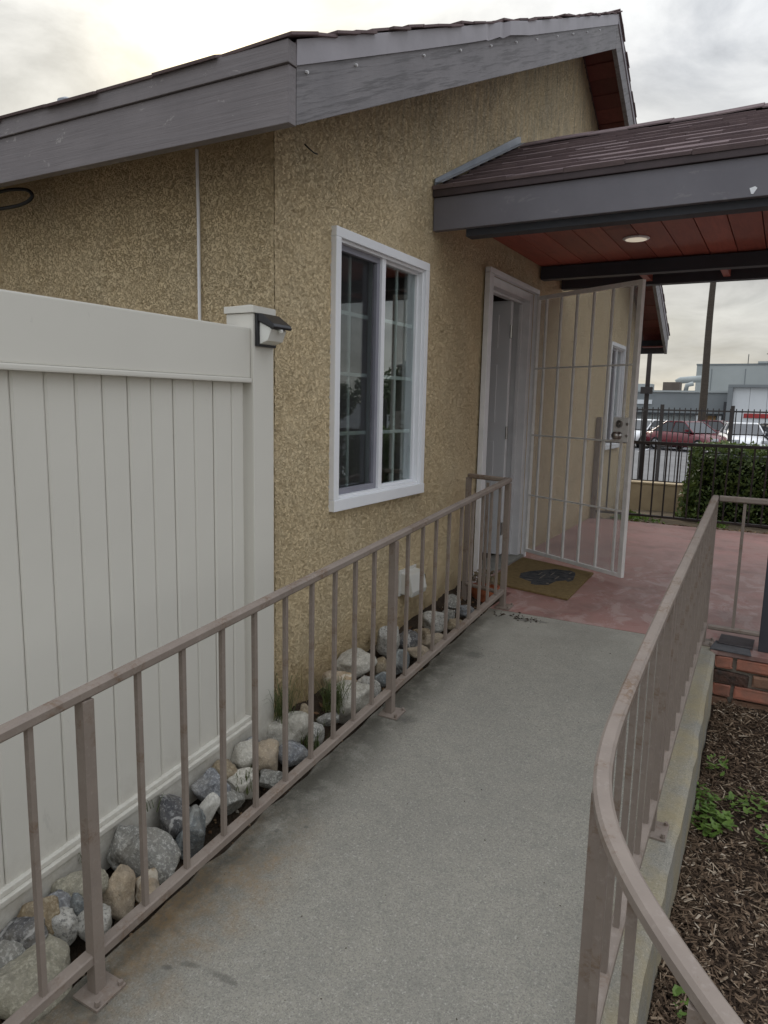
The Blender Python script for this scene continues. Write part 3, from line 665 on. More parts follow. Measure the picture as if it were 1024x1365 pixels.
# ------------------------------------------------------------------ porch cover
PY, PZ = 1.42, 2.432; RY, RZ = 2.76, 3.045; pa = math.atan2(RZ - PZ, RY - PY); FY = 4.10; XE = 3.7
pc = T('porch_cover', 'gabled porch cover with brown shingles, grey fascia and red plank ceiling', 'porch roof', (1.8, 2.7, 0))
m = MB(); m.prism([(PY - .01, PZ - .02), (RY, RZ - .02), (FY, PZ - .02), (FY, PZ - .06), (RY, RZ - .06), (PY - .01, PZ - .06)], 'x', .006, XE)
P('roof_deck', m.mesh('roof_deck', MT['dripdark']), pc)
tab = MB().prism([(-.078, -.003), (-.076, .0165), (.085, .002), (.085, -.003)], 'x', -.1495, .1495).mesh('shingle', MT['shingle'], .0015)
NC = 10; sl_ = math.hypot(RY - PY, RZ - PZ); ex = sl_ / NC
for i in range(NC):
    s0 = i * ex + .055
    off = .15 * (i % 2) + rnd.uniform(-.05, .05)
    for j in range(13):
        x = .02 + off + j * .3002
        if x - .15 > XE - .1: continue
        o = P('shingle', tab, pc); sc = 1
        if x - .15 < .005: sc = (x + .1495 - .006) / .299; x = .006 + sc * .1495
        o.scale = (sc, 1.0, 1.0 + rnd.uniform(-.2, .35))
        o.location = (x, PY + math.cos(pa) * s0, PZ + math.sin(pa) * s0 - .018 + rnd.uniform(0, .004)); o.rotation_euler = (pa + rnd.uniform(-.02, .02), 0, rnd.uniform(-.008, .008))
cap = MB().prism([(-.13, -.058), (0, .004), (.13, -.058), (.13, -.066), (0, -.006), (-.13, -.066)], 'x', -.13, .13).mesh('ridge_cap', MT['shingle'])
for j in range(15): o = P('ridge_cap', cap, pc); o.location = (.14 + j * .255, RY, RZ + .012 + .004 * (j % 2)); o.rotation_euler = (0, rnd.uniform(-.03, .03), 0)
P('flashing', MB().prism([(PY - .005, PZ + .0), (RY + .02, RZ + .012), (RY + .02, RZ + .060), (RY - .03, RZ + .052), (PY - .005, PZ + .035)], 'x', .010, .016).prism([(PY, PZ + .012), (RY, RZ + .012), (RY, RZ + .017), (PY, PZ + .017)], 'x', .017, .055).mesh('flashing', MT['flash']), pc, 'pale galvanized flashing where the porch roof meets the wall')
B('fascia_board', pc, MT['porchfascia'], (.008, XE, PY, PY + .04, 2.192, 2.366), bevel=.003)
B('drip_strip', pc, MT['dripdark'], (.006, XE, PY - .014, PY + .03, 2.369, 2.425), bevel=.003)
P('paint_chip', MB().add([(1.598, PY - .0015, 2.205), (1.607, PY - .0015, 2.203), (1.622, PY - .0015, 2.228), (1.612, PY - .0015, 2.236), (1.590, PY - .0015, 2.230), (1.598, PY - .001, 2.205)], [(0, 1, 2, 3, 4)]).mesh('paint_chip', MT['white']), pc)
B('beam', pc, MT['beam'], (.19, XE, PY + .042, PY + .13, 2.155, 2.30), bevel=.004)
B('beam', pc, MT['beam'], (.016, XE, 3.40, 3.49, 2.235, 2.332), bevel=.004)
B('beam', pc, MT['beam'], (.016, XE, 4.0, 4.09, 2.245, 2.42), bevel=.004)
for x in (.72, 1.30, 1.9, 2.5, 3.1): B('rafter_block', pc, MT['plank'], (x, x + .05, 3.492, 3.998, 2.27, 2.33))
pw = .178; x = .0065
while x < XE:
    B('ceiling_plank', pc, MT['plank'], (x, min(x + pw - .006, XE), PY + .132, 3.995, 2.340 + rnd.uniform(0, .002), 2.358), bevel=.0025); x += pw
B('ceiling_board', pc, MT['beam'], (.006, XE, PY + .132, 3.995, 2.362, 2.37))
dl = P('downlight', MB().lathe([(.082, 0), (.085, -.006), (.074, -.012), (.068, -.0125)], (.865, 2.705, 2.3395), 32).mesh('downlight', MT['white']), pc, 'round recessed light in the plank ceiling')
P('diffuser', MB().lathe([(.0678, -.0130), (.05, -.016), (.01, -.017)], (.865, 2.705, 2.3395), 32).mesh('diffuser', MT['lamp']), dl)
for (px_, py_) in ((1.815, 1.72), (3.55, 1.72), (3.55, 3.95), (1.9, 4.0)):
    if (px_, py_) == (1.9, 4.0): continue
    B('post', pc, MT['beam'], (px_, px_ + .095, py_ - .02, py_ + .075, .001, 2.155 if py_ < 2 else 2.25), bevel=.004)

# ------------------------------------------------------------------ vinyl fence
vf = T('vinyl_fence', 'off-white vinyl privacy fence with tongue-and-groove boards', 'fence', (.06, -1.5, -.3))
XF = .072; yEnd = -.262
def gz(y): return rz(y) + .085
# boards (plumb), each with its V groove
edges = [-.275, -.341, -.435, -.530, -.623, -.716, -.808, -.901, -.994, -1.09, -1.19]
while edges[-1] > -3.6: edges.append(edges[-1] - .096)
bd = []
for a, b in zip(edges[:-1], edges[1:]):
    w2 = (a - b) / 2 - .0011
    m = MB().prism([(XF - .022, -w2), (XF - .005, -w2), (XF, -w2 + .007), (XF, w2 - .007), (XF - .005, w2), (XF - .022, w2)], 'z', 0, 1)
    m.v = [(x, y + (a + b) / 2, (gz((a + b) / 2) + .06) * (1 - z) + 1.36 * z) for x, y, z in m.v]
    jx, jt = rnd.uniform(-.0012, .0012), rnd.uniform(-.010, .010); m.v = [(x + jx + jt * (y - (a + b) / 2) + .0012 * math.sin(z * 2.1 + a * 5), y, z) for x, y, z in m.v]
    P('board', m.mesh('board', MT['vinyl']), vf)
m = MB().box(XF - .045, XF + .022, -3.62, yEnd, 1.315, 1.495).box(XF - .05, XF + .030, -3.62, yEnd, 1.297, 1.3145)
P('top_rail', m.mesh('top_rail', MT['vinyl'], .005), vf)
m = MB()
for (x0, x1, o0, o1) in ((XF - .045, XF + .022, -.07, .062), (XF - .045, XF + .030, .0625, .08), (XF - .045, XF + .016, .0805, .097)):
    v = [(x, y, gz(y) + o) for x in (x0, x1) for y in (-3.62, yEnd) for o in (o0, o1)]
    m.add(v, [(0, 1, 3, 2), (4, 6, 7, 5), (0, 4, 5, 1), (2, 3, 7, 6), (0, 2, 6, 4), (1, 5, 7, 3)])
P('bottom_rail', m.mesh('bottom_rail', MT['vinyl'], .003), vf)
P('post', MB().box(-.022, .106, -.260, -.140, -.5, 1.548).mesh('post', MT['vinyl'], .006), vf)
P('post_cap', MB().box(-.028, .112, -.266, -.134, 1.549, 1.574).add([(-.02, -.258, 1.574), (.104, -.258, 1.574), (.104, -.142, 1.574), (-.02, -.142, 1.574), (.042, -.2, 1.588)], [(0, 1, 4), (1, 2, 4), (2, 3, 4), (3, 0, 4)]).mesh('post_cap', MT['vinyl'], .002), vf)
P('post', MB().box(-.022, .106, -3.76, -3.63, -.6, 1.548).mesh('post', MT['vinyl'], .006), vf)
# solar wall light on the end post
slt = T('solar_light', 'small black solar wall light with a pale lens on the fence post', 'lamp', (.11, -.19, 1.44))
P('back_plate', MB().box(.1075, .120, -.252, -.142, 1.43, 1.548).mesh('back_plate', MT['black'], .004), slt)
P('hood', MB().prism([(.121, 1.52), (.121, 1.548), (.135, 1.547), (.190, 1.509), (.196, 1.498), (.190, 1.491), (.17, 1.499)], 'y', -.250, -.144).mesh('hood', MT['black'], .003), slt)
P('lens', MB().prism([(.121, 1.438), (.121, 1.517), (.168, 1.4965), (.176, 1.490), (.158, 1.450)], 'y', -.242, -.152).mesh('lens', MT['lens'], .003), slt)
P('sensor', MB().lathe([(.008, -.008), (.010, 0), (.007, .006)], (.183, -.197, 1.487), 12).mesh('sensor', MT['lens']), slt)

# ------------------------------------------------------------------ railings
RT = lambda y: .652 + .088 * y                          # handrail top
def capprof(w, h, r=.006): return [(-w / 2 + r, 0), (w / 2 - r, 0), (w / 2, -r), (w / 2, -h + r), (w / 2 - r, -h), (-w / 2 + r, -h), (-w / 2, -h + r), (-w / 2, -r)]
def bar_mesh(name, s, h): return MB().box(-s / 2, s / 2, -s / 2, s / 2, 0, h).mesh(name, MT['rail'], .0015)
def basep(x, y, post):
    z = rz(y); m = MB(); s = .046
    m.add([(x + a, y + b, rz(y + b) + c) for c in (.001, .008) for a, b in ((-s, -s), (s, -s), (s, s), (-s, s))], [(0, 1, 2, 3), (4, 5, 6, 7), (0, 1, 5, 4), (1, 2, 6, 5), (2, 3, 7, 6), (3, 0, 4, 7)])
    m.tube([(x + .036, y + .036, z + .008), (x + .036, y + .036, z + .022)], .007, 6); m.tube([(x + .036, y - .036, z + .006), (x + .036, y - .036, z + .02)], .007, 6)
    return P('base_plate', m.mesh('base_plate', MT['rail'], .001), post)
XL = .41
lr = T('left_railing', 'painted metal railing along the river rocks with square balusters', 'railing', (XL, 0, rz(0)))
lr.name = 'railing'
P('handrail', MB().sweep([(XL, -3.4, RT(-3.4)), (XL, -1.25, RT(-1.25)), (XL, .3, RT(.3)), (XL, 1.748, RT(1.748))], capprof(.033, .029)).mesh('handrail', MT['rail']), lr)
LRz = lambda y: rz(y) + .118
P('lower_rail', MB().sweep([(XL - .004, -3.4, LRz(-3.4)), (XL - .004, 1.72, LRz(1.72))], capprof(.036, .030, .004)).mesh('lower_rail', MT['rail']), lr)
P('return_rail', MB().sweep([(XL - .02, 1.745, RT(1.748) - .001), (.115, 1.83, RT(1.748) - .001)], capprof(.03, .028)).mesh('return_rail', MT['rail']), lr)
P('return_rail', MB().sweep([(XL - .02, 1.745, .10), (.115, 1.83, .10)], capprof(.028, .022)).mesh('return_rail', MT['rail']), lr)
for y in (-2.85, -1.27, .297, 1.730):
    h = RT(y) - .030 - rz(y) - .001; b = bar_mesh('post', .032, h); o = P('post', b, lr); o.location = (XL + .002, y, rz(y) + .001)
    p_ = P('base_plate', None, None) if False else None
    bp = basep(XL + .012, y, lr)
o = P('post', bar_mesh('post', .030, .9), lr); o.location = (.115, 1.83, -.12)
o = P('baluster', bar_mesh('baluster', .016, .66), lr); o.location = (.26, 1.787, .10)
ybal = [-1.416 - .1565 * i for i in range(9, -1, -1) if abs(-1.416 - .1565 * i + 2.85) > .05]
ybal += [-1.101, -.943, -.783, -.627, -.466, -.312, -.161, -.012, .135] + [.435, .583, .728, .880, 1.036, 1.187, 1.331, 1.465, 1.60]
BAL = {}
for y in ybal:
    b = LRz(y) - .004; h = round(RT(y) - .030 - b, 3)
    if h not in BAL: BAL[h] = bar_mesh('baluster', .0148, h)
    o = P('baluster', BAL[h], lr); o.location = (XL - .001, y, b); o.rotation_euler = (rnd.uniform(-.004, .004), 0, rnd.uniform(-.05, .05))

rr = T('railing', 'curving metal handrail with close balusters beside the mulch bed', 'railing', (1.555, 0, rz(0)))
ctrl = [(1.55, 1.70), (1.553, 1.3), (1.556, .9), (1.559, .45), (1.562, 0), (1.565, -.35), (1.568, -.60), (1.572, -.80), (1.580, -.95), (1.598, -1.08), (1.632, -1.19), (1.68, -1.285), (1.74, -1.375), (1.82, -1.475), (1.92, -1.585), (2.05, -1.71), (2.25, -1.88), (2.6, -2.15)]
def cr(p0, p1, p2, p3, t):
    return tuple(.5 * (2 * b + (c - a) * t + (2 * a - 5 * b + 4 * c - d) * t * t + (3 * b - a - 3 * c + d) * t ** 3) for a, b, c, d in zip(p0, p1, p2, p3))
path = []
for i in range(len(ctrl) - 1):
    for t in (0, .25, .5, .75): path.append(cr(ctrl[max(i - 1, 0)], ctrl[i], ctrl[i + 1], ctrl[min(i + 2, len(ctrl) - 1)], t))
path.append(ctrl[-1])
RTR = lambda y: .655 + .084 * y
P('handrail', MB().sweep([(x, y, RTR(y)) for x, y in path], capprof(.033, .028)).mesh('handrail', MT['rail'], smooth=False), rr)
P('lower_rail', MB().sweep([(x, y, LRz(y)) for x, y in path], capprof(.034, .028, .004)).mesh('lower_rail', MT['rail']), rr)
cum = [0]
for a, b in zip(path[:-1], path[1:]): cum.append(cum[-1] + math.dist(a, b))
def along(s):
    for i in range(len(cum) - 1):
        if s <= cum[i + 1]:
            t = (s - cum[i]) / (cum[i + 1] - cum[i]); return tuple(a + (b - a) * t for a, b in zip(path[i], path[i + 1]))
    return path[-1]
posts = [0.005, 1.68, 2.78, 3.22, 4.2]
for s in posts:
    x, y = along(s); h = RTR(y) - .030 - rz(y); o = P('post', bar_mesh('post', .031, h), rr); o.location = (x, y, rz(y) + .001)
    basep(x + .008, y, rr)
s = .15
while s < cum[-1] - .05:
    if min(abs(s - p) for p in posts) > .05:
        x, y = along(s); b = LRz(y) - .004; h = round(RTR(y) - .029 - b, 3)
        if h not in BAL: BAL[h] = bar_mesh('baluster', .0148, h)
        o = P('baluster', BAL[h], rr); o.location = (x, y, b); o.rotation_euler = (0, 0, rnd.uniform(-.06, .06))
    s += .152
zt = RTR(1.70)
P('return_rail', MB().sweep([(1.57, 1.70, zt - .001), (1.815, 1.70, zt - .001)], capprof(.034, .030)).mesh('return_rail', MT['rail']), rr)
P('return_rail', MB().sweep([(1.57, 1.70, .105), (1.815, 1.70, .105)], capprof(.03, .024)).mesh('return_rail', MT['rail']), rr)
o = P('baluster', bar_mesh('baluster', .0148, .665), rr); o.location = (1.69, 1.70, .10)

# ------------------------------------------------------------------ brick base of the porch, loose shingles, mat, pot
bw = T('brick_wall', 'old red brick base under the porch edge, partly buried in mulch', 'brick wall', (2.4, 1.6, -.45))
P('mortar', MB().box(1.605, 4.6, 1.622, 1.80, -.62, -.024).mesh('mortar', MT['mortar']), bw)
bks = {}
def brickmesh(L, key):
    if key not in bks:
        m = MB().box(0, L, -.018, .06, 0, .060); me = m.mesh('brick', MT['brick'], .011)
        for v_ in me.vertices: v_.co += Vector((rnd.uniform(-.003, .003), rnd.uniform(-.003, .003), rnd.uniform(-.003, .003)))
        bks[key] = me
    return bks[key]
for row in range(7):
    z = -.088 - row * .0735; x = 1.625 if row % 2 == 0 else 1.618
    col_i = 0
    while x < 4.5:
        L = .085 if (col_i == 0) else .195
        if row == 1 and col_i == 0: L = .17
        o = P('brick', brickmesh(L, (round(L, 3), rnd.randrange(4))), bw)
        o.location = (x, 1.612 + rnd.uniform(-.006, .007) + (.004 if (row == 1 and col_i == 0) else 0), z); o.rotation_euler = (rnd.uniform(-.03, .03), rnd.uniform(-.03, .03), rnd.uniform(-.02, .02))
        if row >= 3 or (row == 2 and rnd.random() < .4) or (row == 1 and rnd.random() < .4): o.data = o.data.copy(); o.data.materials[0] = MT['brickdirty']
        if row == 1 and col_i == 0: o.data = o.data.copy(); o.data.materials[0] = simple('dark_gap_brick', (.055, .047, .042), (.14, .075, .055), 12, .95, .2, 1, 60, .01); o['label'] = 'dark brick standing in for the shaded gap of a missing brick'; o.rotation_euler = (.12, .05, .06)  # near-black colour paints the shade of a missing-brick hole onto this brick
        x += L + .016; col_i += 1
def slab(name, pts, z0, z1, mat, bevel=.001): return MB().prism(pts, 'z', z0, z1).mesh(name, mat, bevel)
o = P('loose_shingle', slab('loose_shingle', [(1.595, 1.60), (1.79, 1.585), (1.775, 1.735), (1.612, 1.755)], .003, .008, MT['oldshingle'])); tag(o, 'dark grey loose shingle lying on the porch edge above the bricks', 'shingle', 'loose shingles on the porch edge')
o = P('loose_shingle', slab('loose_shingle', [(1.625, 1.705), (1.79, 1.69), (1.795, 1.86), (1.63, 1.875)], .0095, .0145, simple('old_shingle_pale', (.085, .075, .078), None, 30, .9, .3, .5, 300))); tag(o, 'brownish loose shingle lying over the dark one at the railing foot', 'shingle', 'loose shingles on the porch edge')
dm = T('doormat', 'brown coir doormat with a dark animal print outside the front door', 'doormat', (.39, 2.6, 0))
P('mat', slab('mat', [(.062, 3.166), (.685, 2.945), (.714, 2.108), (.095, 2.26)], .001, .016, MT['mat'], .003), dm)
pr = [(0.233, 2.609), (.255, 2.67), (0.275, 2.727), (.31, 2.765), (0.356, 2.82), (0.409, 2.893), (0.471, 2.885), (0.52, 2.905), (.57, 2.86), (0.591, 2.783), (0.618, 2.614), (0.60, 2.547), (0.575, 2.58), (0.522, 2.516), (0.506, 2.383), (0.428, 2.332), (0.393, 2.346), (0.379, 2.403), (.32, 2.44), (0.265, 2.48), (.25, 2.55)]
P('print', MB().add([(x, y, .0168) for x, y in pr] + [(x, y, .0164) for x, y in pr], [tuple(range(len(pr))), tuple(range(len(pr), 2 * len(pr)))]).mesh('print', MT['matprint']), dm)
m = MB()
for (cx_, cy_, rx, ry) in ((.545, 2.82, .009, .035), (.585, 2.64, .012, .018), (.49, 2.42, .010, .016), (.345, 2.46, .03, .007), (.50, 2.62, .006, .06), (.40, 2.6, .005, .08), (.44, 2.72, .005, .06), (.36, 2.68, .005, .05)):
    m.add([(cx_ + rx * math.cos(k * .628), cy_ + ry * math.sin(k * .628), .0173) for k in range(10)], [tuple(range(10))])
P('print_mark', m.mesh('print_mark', MT['matpale']), dm)
fp = T('flower_pot', 'small terracotta pot with a straggly plant beside the doorstep', 'flower pot', (.20, 1.97, -.09))
P('pot', MB().lathe([(.062, 0), (.068, .01), (.086, .10), (.086, .105), (.096, .105), (.098, .145), (.088, .145), (.084, .12), (.02, .118)], (.20, 1.97, -.09), 28).mesh('pot', MT['terracotta'], smooth=False), fp)
def leafcloud(n, cen, rad_, size, mat, name, flat=.0, shell=0.0, seed=1, quadish=True):
    g = np.random.default_rng(seed); p = g.normal(size=(n, 3)); p /= np.linalg.norm(p, axis=1)[:, None]
    p *= (shell + (1 - shell) * g.random((n, 1)) ** .4); p = p * np.array(rad_) + np.array(cen)
    return leaves(p, size, mat, name, g, flat)
def leaves(p, size, mat, name, g, flat=0.0):
    n = len(p); a = g.normal(size=(n, 3)); a[:, 2] *= (1 - flat); a /= np.linalg.norm(a, axis=1)[:, None]; b = np.cross(a, g.normal(size=(n, 3))); b /= np.linalg.norm(b, axis=1)[:, None]
    s = size * (.6 + .8 * g.random((n, 1))); c = np.cross(a, b)
    V = np.stack([p - a * s, p + b * s * .42 + c * s * .1, p + a * s, p - b * s * .42 + c * s * .1], 1).reshape(-1, 3)
    return rawmesh(name, V, np.arange(4 * n).reshape(-1, 4), mat)
P('plant', leafcloud(130, (.19, 1.96, .105), (.10, .10, .06), .018, MT['succ'], 'plant', seed=3), fp)

# ------------------------------------------------------------------ river rocks
from mathutils import noise as mn
RD = [  # x, y, z, width, height, kind, tilt, label
 (.095,-1.229,-.196,.117,.096,'brown',-.5,'brown speckled rock against the fence at the lower left, behind the first baluster'),
 (.114,-1.117,-.19,.135,.098,'lichen',-.15,'grey-green rounded rock touching the fence just left of the near railing post'),
 (.143,-1.189,-.212,.125,.066,'blue',.45,'dark blue-grey long rock lying just in front of the grey-green one'),
 (.184,-1.139,-.225,.072,.095,'slate',-.2,'dark blue upright rock half hidden by the near railing post'),
 (.117,-1.293,-.205,.13,.052,'dark',0,'flat black rock with a white band at the left picture edge'),
 (.17,-1.344,-.245,.13,.105,'granite',.3,'big grey rock under the flat black one at the left edge'),
 (.2,-1.208,-.236,.092,.082,'speck',.1,'pale speckled rock between the dark blue ones and the big yellowish boulder'),
 (.258,-1.150,-.250,.092,.10,'speck',.6,'pale speckled rock at the very foot of the near railing post'),
 (.262,-1.335,-.275,.25,.16,'lichen',.55,'largest yellowish grey boulder at the bottom left behind the lower rail'),
 (.095,-.951,-.165,.105,.13,'granite',.2,'grey granite rock leaning on the fence right of the near railing post'),
 (.181,-.893,-.195,.225,.15,'granite',.45,'large dark grey granite boulder with flat faces between near post and white stone'),
 (.228,-1.034,-.230,.086,.14,'tan',-.15,'tan orange egg-shaped rock standing right of the near railing post'),
 (.264,-.964,-.240,.08,.096,'orange',-.3,'small orange rock tucked behind the baluster beside the tan egg-shaped one'),
 (.141,-.734,-.165,.11,.14,'dark',-.35,'black rock with white veins leaning by the fence'),
 (.119,-.574,-.140,.125,.108,'blue',-.2,'blue-grey glittering rock at the fence foot above the white stone'),
 (.229,-.737,-.200,.09,.15,'slate',.2,'blue-green slate rock standing just left of the white oblong stone'),
 (.212,-.655,-.180,.062,.128,'white',.5,'white oblong stone leaning between two dark rocks'),
 (.212,-.56,-.178,.112,.123,'granite',.6,'dark grey rock just right of the white oblong stone'),
 (.203,-.468,-.165,.115,.122,'pale',-.2,'pale round rock with grass growing over its face'),
 (.12,-.371,-.120,.085,.135,'pale',.6,'cream and grey oblong rock leaning by the fence end'),
 (.118,-.310,-.118,.068,.08,'blue',0,'small blue-grey rock between the fence post and the tan rounded one'),
 (.189,-.297,-.140,.10,.125,'tan',.2,'tan rounded rock with dry grass on it below the fence post'),
 (.263,-.36,-.180,.12,.078,'granite',.3,'rough grey flat rock at the lower rail below the tan rounded one'),
 (.105,-.472,-.125,.095,.095,'brown',0,'brownish rock half hidden behind the round grassy one'),
 (.158,-.105,-.108,.18,.155,'pale',-.25,'large cream rock at the house corner beside the grass tuft'),
 (.243,-.19,-.155,.12,.085,'blue',0,'blue-grey rock in front of the large cream one at the corner'),
 (.24,-.051,-.140,.078,.09,'speck',.2,'small speckled rock right of the large cream one'),
 (.154,.016,-.098,.08,.084,'brown',0,'small pinkish brown rock behind the grass tuft at the wall'),
 (.133,.314,-.060,.17,.10,'orange',.15,'orange and white rock by the wall between the corner and the middle post'),
 (.1,.493,-.030,.18,.118,'pale',-.3,'pale cracked rock behind the orange and white one at the wall'),
 (.183,.586,-.055,.134,.104,'brown',-.1,'grey-brown rock just left of the middle railing post'),
 (.226,.252,-.100,.15,.19,'pale',.75,'large pale pointed rock in front of the orange and white one'),
 (.234,.405,-.092,.108,.10,'speck',.1,'pale grey rock between the pointed rock and the middle post'),
 (.241,.508,-.088,.08,.072,'slate',0,'small dark green rock at the foot of the middle post'),
 (.104,.816,.004,.118,.16,'speck',0,'white speckled oval rock standing up behind the middle post'),
 (.184,.905,-.022,.12,.136,'dark',.3,'dark grey rock with pale flecks right of the white oval one'),
 (.228,.707,-.060,.105,.118,'slate',-.1,'dark slate rock just right of the middle railing post'),
 (.188,1.22,.006,.140,.12,'speck',-.3,'round speckled pale rock below the white vent hood'),
 (.258,1.039,-.040,.131,.09,'tan',.1,'cream tan rock at the lower rail below the round speckled one'),
 (.204,1.035,-.018,.10,.10,'brown',.3,'brown-grey rock between the dark flecked and the round speckled rocks'),
 (.214,1.361,.010,.102,.098,'granite',-.5,'grey rock just right of the round speckled pale one'),
 (.163,1.505,.042,.102,.10,'granite',0,'dull grey rock by the wall left of the flower pot'),
 (.252,1.529,.008,.118,.07,'blue',0,'flat bluish rock in front of the flower pot'),
 (.276,1.31,-.022,.104,.066,'brown',0,'flat tan-grey rock at the lower rail nearest the round speckled one'),
 (.252,.87,-.055,.105,.071,'tan',0,'small tan rock under the dark flecked one at the lower rail'),
 (.226,.076,-.120,.08,.071,'granite',0,'small grey rock between the tuft and the pointed pale rock'),
]
RA, RBk = Vector((.872, .490, 0)), Vector((-.490, .872, 0))
bmI = bmesh.new(); bmesh.ops.create_icosphere(bmI, subdivisions=4, radius=1); IV = [v.co.copy() for v in bmI.verts]; IF = [tuple(v.index for v in f.verts) for f in bmI.faces]; bmI.free()
for i, (x, y, z, w, h, kind, tilt, lab) in enumerate(RD):
    off = Vector((i * 3.7, i * 1.3, i * 2.1)); vs = []; ct, st = math.cos(tilt), math.sin(tilt); dep = .5 * (w + h) * .95
    pl = [Vector((rnd.gauss(0, 1), rnd.gauss(0, 1), rnd.gauss(0, 1))).normalized() for _ in range(9)]
    for p in IV:
        q = p.copy()
        for n_ in pl:                                   # worn facets
            d_ = q.dot(n_); lim_ = .56 if kind in ('granite', 'lichen', 'brown') else .68
            if d_ > lim_: q -= n_ * (d_ - lim_) * .85
        q = q * (1 + .16 * mn.noise(p * 1.3 + off) + .07 * mn.noise(p * 3.1 + off) + .025 * mn.noise(p * 8 + off))
        a, b, c = q.x * w * .60, q.y * dep * .58, q.z * h * .60
        a, c = a * ct + c * st, -a * st + c * ct
        vs.append(RA * a + RBk * b + Vector((0, 0, c)))
    me = rawmesh('rock', [tuple(v) for v in vs], IF, RK[kind], True)
    o = P('rock', me); o.location = (max(x, w * .45 + (.10 if y < -.14 else .01)), y, z)
    tag(o, lab, 'rock', 'river rocks between the fence, the wall and the railing')

# ------------------------------------------------------------------ grass tufts, weeds, mulch chips, litter
def tuft(cx_, cy_, cz_, n, h, spread, mat, label, seed):
    g = random.Random(seed); m = MB()
    for i in range(n):
        a = g.uniform(0, 6.28); bx, by = cx_ + g.gauss(0, spread * .35), cy_ + g.gauss(0, spread * .35); L = h * g.uniform(.45, 1.1); ln = g.uniform(.2, .8) * L; w = g.uniform(.0012, .0025)
        sx, sy = -math.sin(a) * w, math.cos(a) * w; pts = [(0, 0), (.35, .55), (.7, .88), (1, .95 - g.random() * .3)]
        vs = []
        for k, (r, zf) in enumerate(pts):
            ww = 1 - k / 3.2; px_, py_, pz_ = bx + math.cos(a) * ln * r, by + math.sin(a) * ln * r, cz_ + L * zf
            vs += [(px_ - sx * ww, py_ - sy * ww, pz_), (px_ + sx * ww, py_ + sy * ww, pz_)]
        m.add(vs, [(0, 1, 3, 2), (2, 3, 5, 4), (4, 5, 7, 6)])
    o = P('grass_tuft', m.mesh('grass_tuft', mat)); tag(o, label, 'grass', 'grass growing among the rocks')
tuft(.135, -.12, -.06, 110, .18, .07, MT['grass'], 'dark wiry grass tuft at the foot of the fence post', 1)
tuft(.20, .17, -.12, 220, .15, .06, MT['grass'], 'dense green tuft by the wall between cream and pointed rocks', 2)
tuft(.10, .05, -.05, 12, .22, .05, MT['dry'], 'few dry straw stalks leaning against the wall near the corner', 3)
tuft(.235, -.48, -.17, 40, .09, .05, MT['grass'], 'short grass blades over the pale round rock', 4)
tuft(.255, -.10, -.17, 45, .11, .06, MT['grass'], 'thin grass in front of the large cream corner rock', 5)
tuft(.10, -.80, -.12, 14, .07, .05, MT['grass'], 'sparse grass at the fence foot behind the veined black rock', 6)
tuft(.105, -1.05, -.16, 12, .06, .05, MT['grass'], 'sparse grass at the fence foot by the near railing post', 7)
def weed(cx_, cy_, n, r, size, label, seed):
    g = np.random.default_rng(seed); m = MB()
    for i in range(n):
        a = g.random() * 6.28; d = r * math.sqrt(g.random()); x, y = cx_ + d * math.cos(a), cy_ + d * math.sin(a); z = mz(y) + .015 + g.random() * .045; s = size * (.5 + g.random() * .8); th_ = g.random() * 6.28; up_ = g.uniform(.0, .6)
        c, s_ = math.cos(th_), math.sin(th_); pr_ = [(-1, 0), (-.5, .42), (.2, .5), (.8, .28), (1.1, 0), (.8, -.28), (.2, -.5), (-.5, -.42)]
        m.add([(x + s * (u * c - v * s_), y + s * (u * s_ + v * c), z + s * (u * up_ - abs(v) * .25)) for u, v in pr_], [(0, 1, 7), (1, 2, 6, 7), (2, 3, 5, 6), (3, 4, 5)])
    o = P('weed', m.mesh('weed', MT['weed'])); tag(o, label, 'weed', 'weeds in the mulch bed')
weed(1.72, .55, 120, .085, .017, 'bright green weed clump hugging the ramp edge', 11)
weed(1.685, .70, 60, .06, .014, 'weed sprig along the ramp edge just behind the big clump', 15)
weed(1.83, .72, 55, .075, .015, 'low green weed patch out in the mulch right of the clump', 12)
weed(1.93, .53, 30, .05, .015, 'yellow-green weed at the right picture edge', 13)
weed(1.755, -.36, 45, .055, .015, 'green weed in the mulch beneath the curved handrail', 14)
weed(1.70, .96, 28, .05, .014, 'small weed by the ramp edge nearest the brick base', 16)
g = np.random.default_rng(5); n = 42000
X = 1.655 + 1.5 * g.random(n) ** 1.5; Y = -2.4 + 4.0 * g.random(n); dX = np.array([xr(y) for y in Y]); ok = X > dX + .008; X, Y = X[ok], Y[ok]; n = len(X)
Z = -.165 - .30 + Y * .085 + .03 + .02 * np.sin(X * 5 + Y * 3) + .004 + .02 * g.random(n)
L = .005 + .021 * g.random(n) ** 2; Wd = .0013 + .0038 * g.random(n) ** 1.6; th_ = g.random(n) * 6.283; tl = g.normal(0, .33, n)
a = np.stack([np.cos(th_) * np.cos(tl), np.sin(th_) * np.cos(tl), np.sin(tl)], 1); b = np.stack([-np.sin(th_), np.cos(th_), g.normal(0, .4, n)], 1); b /= np.linalg.norm(b, axis=1)[:, None]; c = np.cross(a, b)
ctr = np.stack([X, Y, Z], 1); V = []
for sa, sb, sc in ((-1, -1, 0), (1, -.5, 0), (1, .6, 0), (-1, 1, 0), (-.8, 0, 1), (.9, 0, .8)): V.append(ctr + a * (sa * L)[:, None] + b * (sb * Wd)[:, None] + c * (sc * Wd * .7)[:, None])
V = np.stack(V, 1).reshape(-1, 3); tri = np.array([(0, 1, 5), (0, 5, 4), (2, 3, 4), (2, 4, 5), (1, 2, 5), (3, 0, 4)])
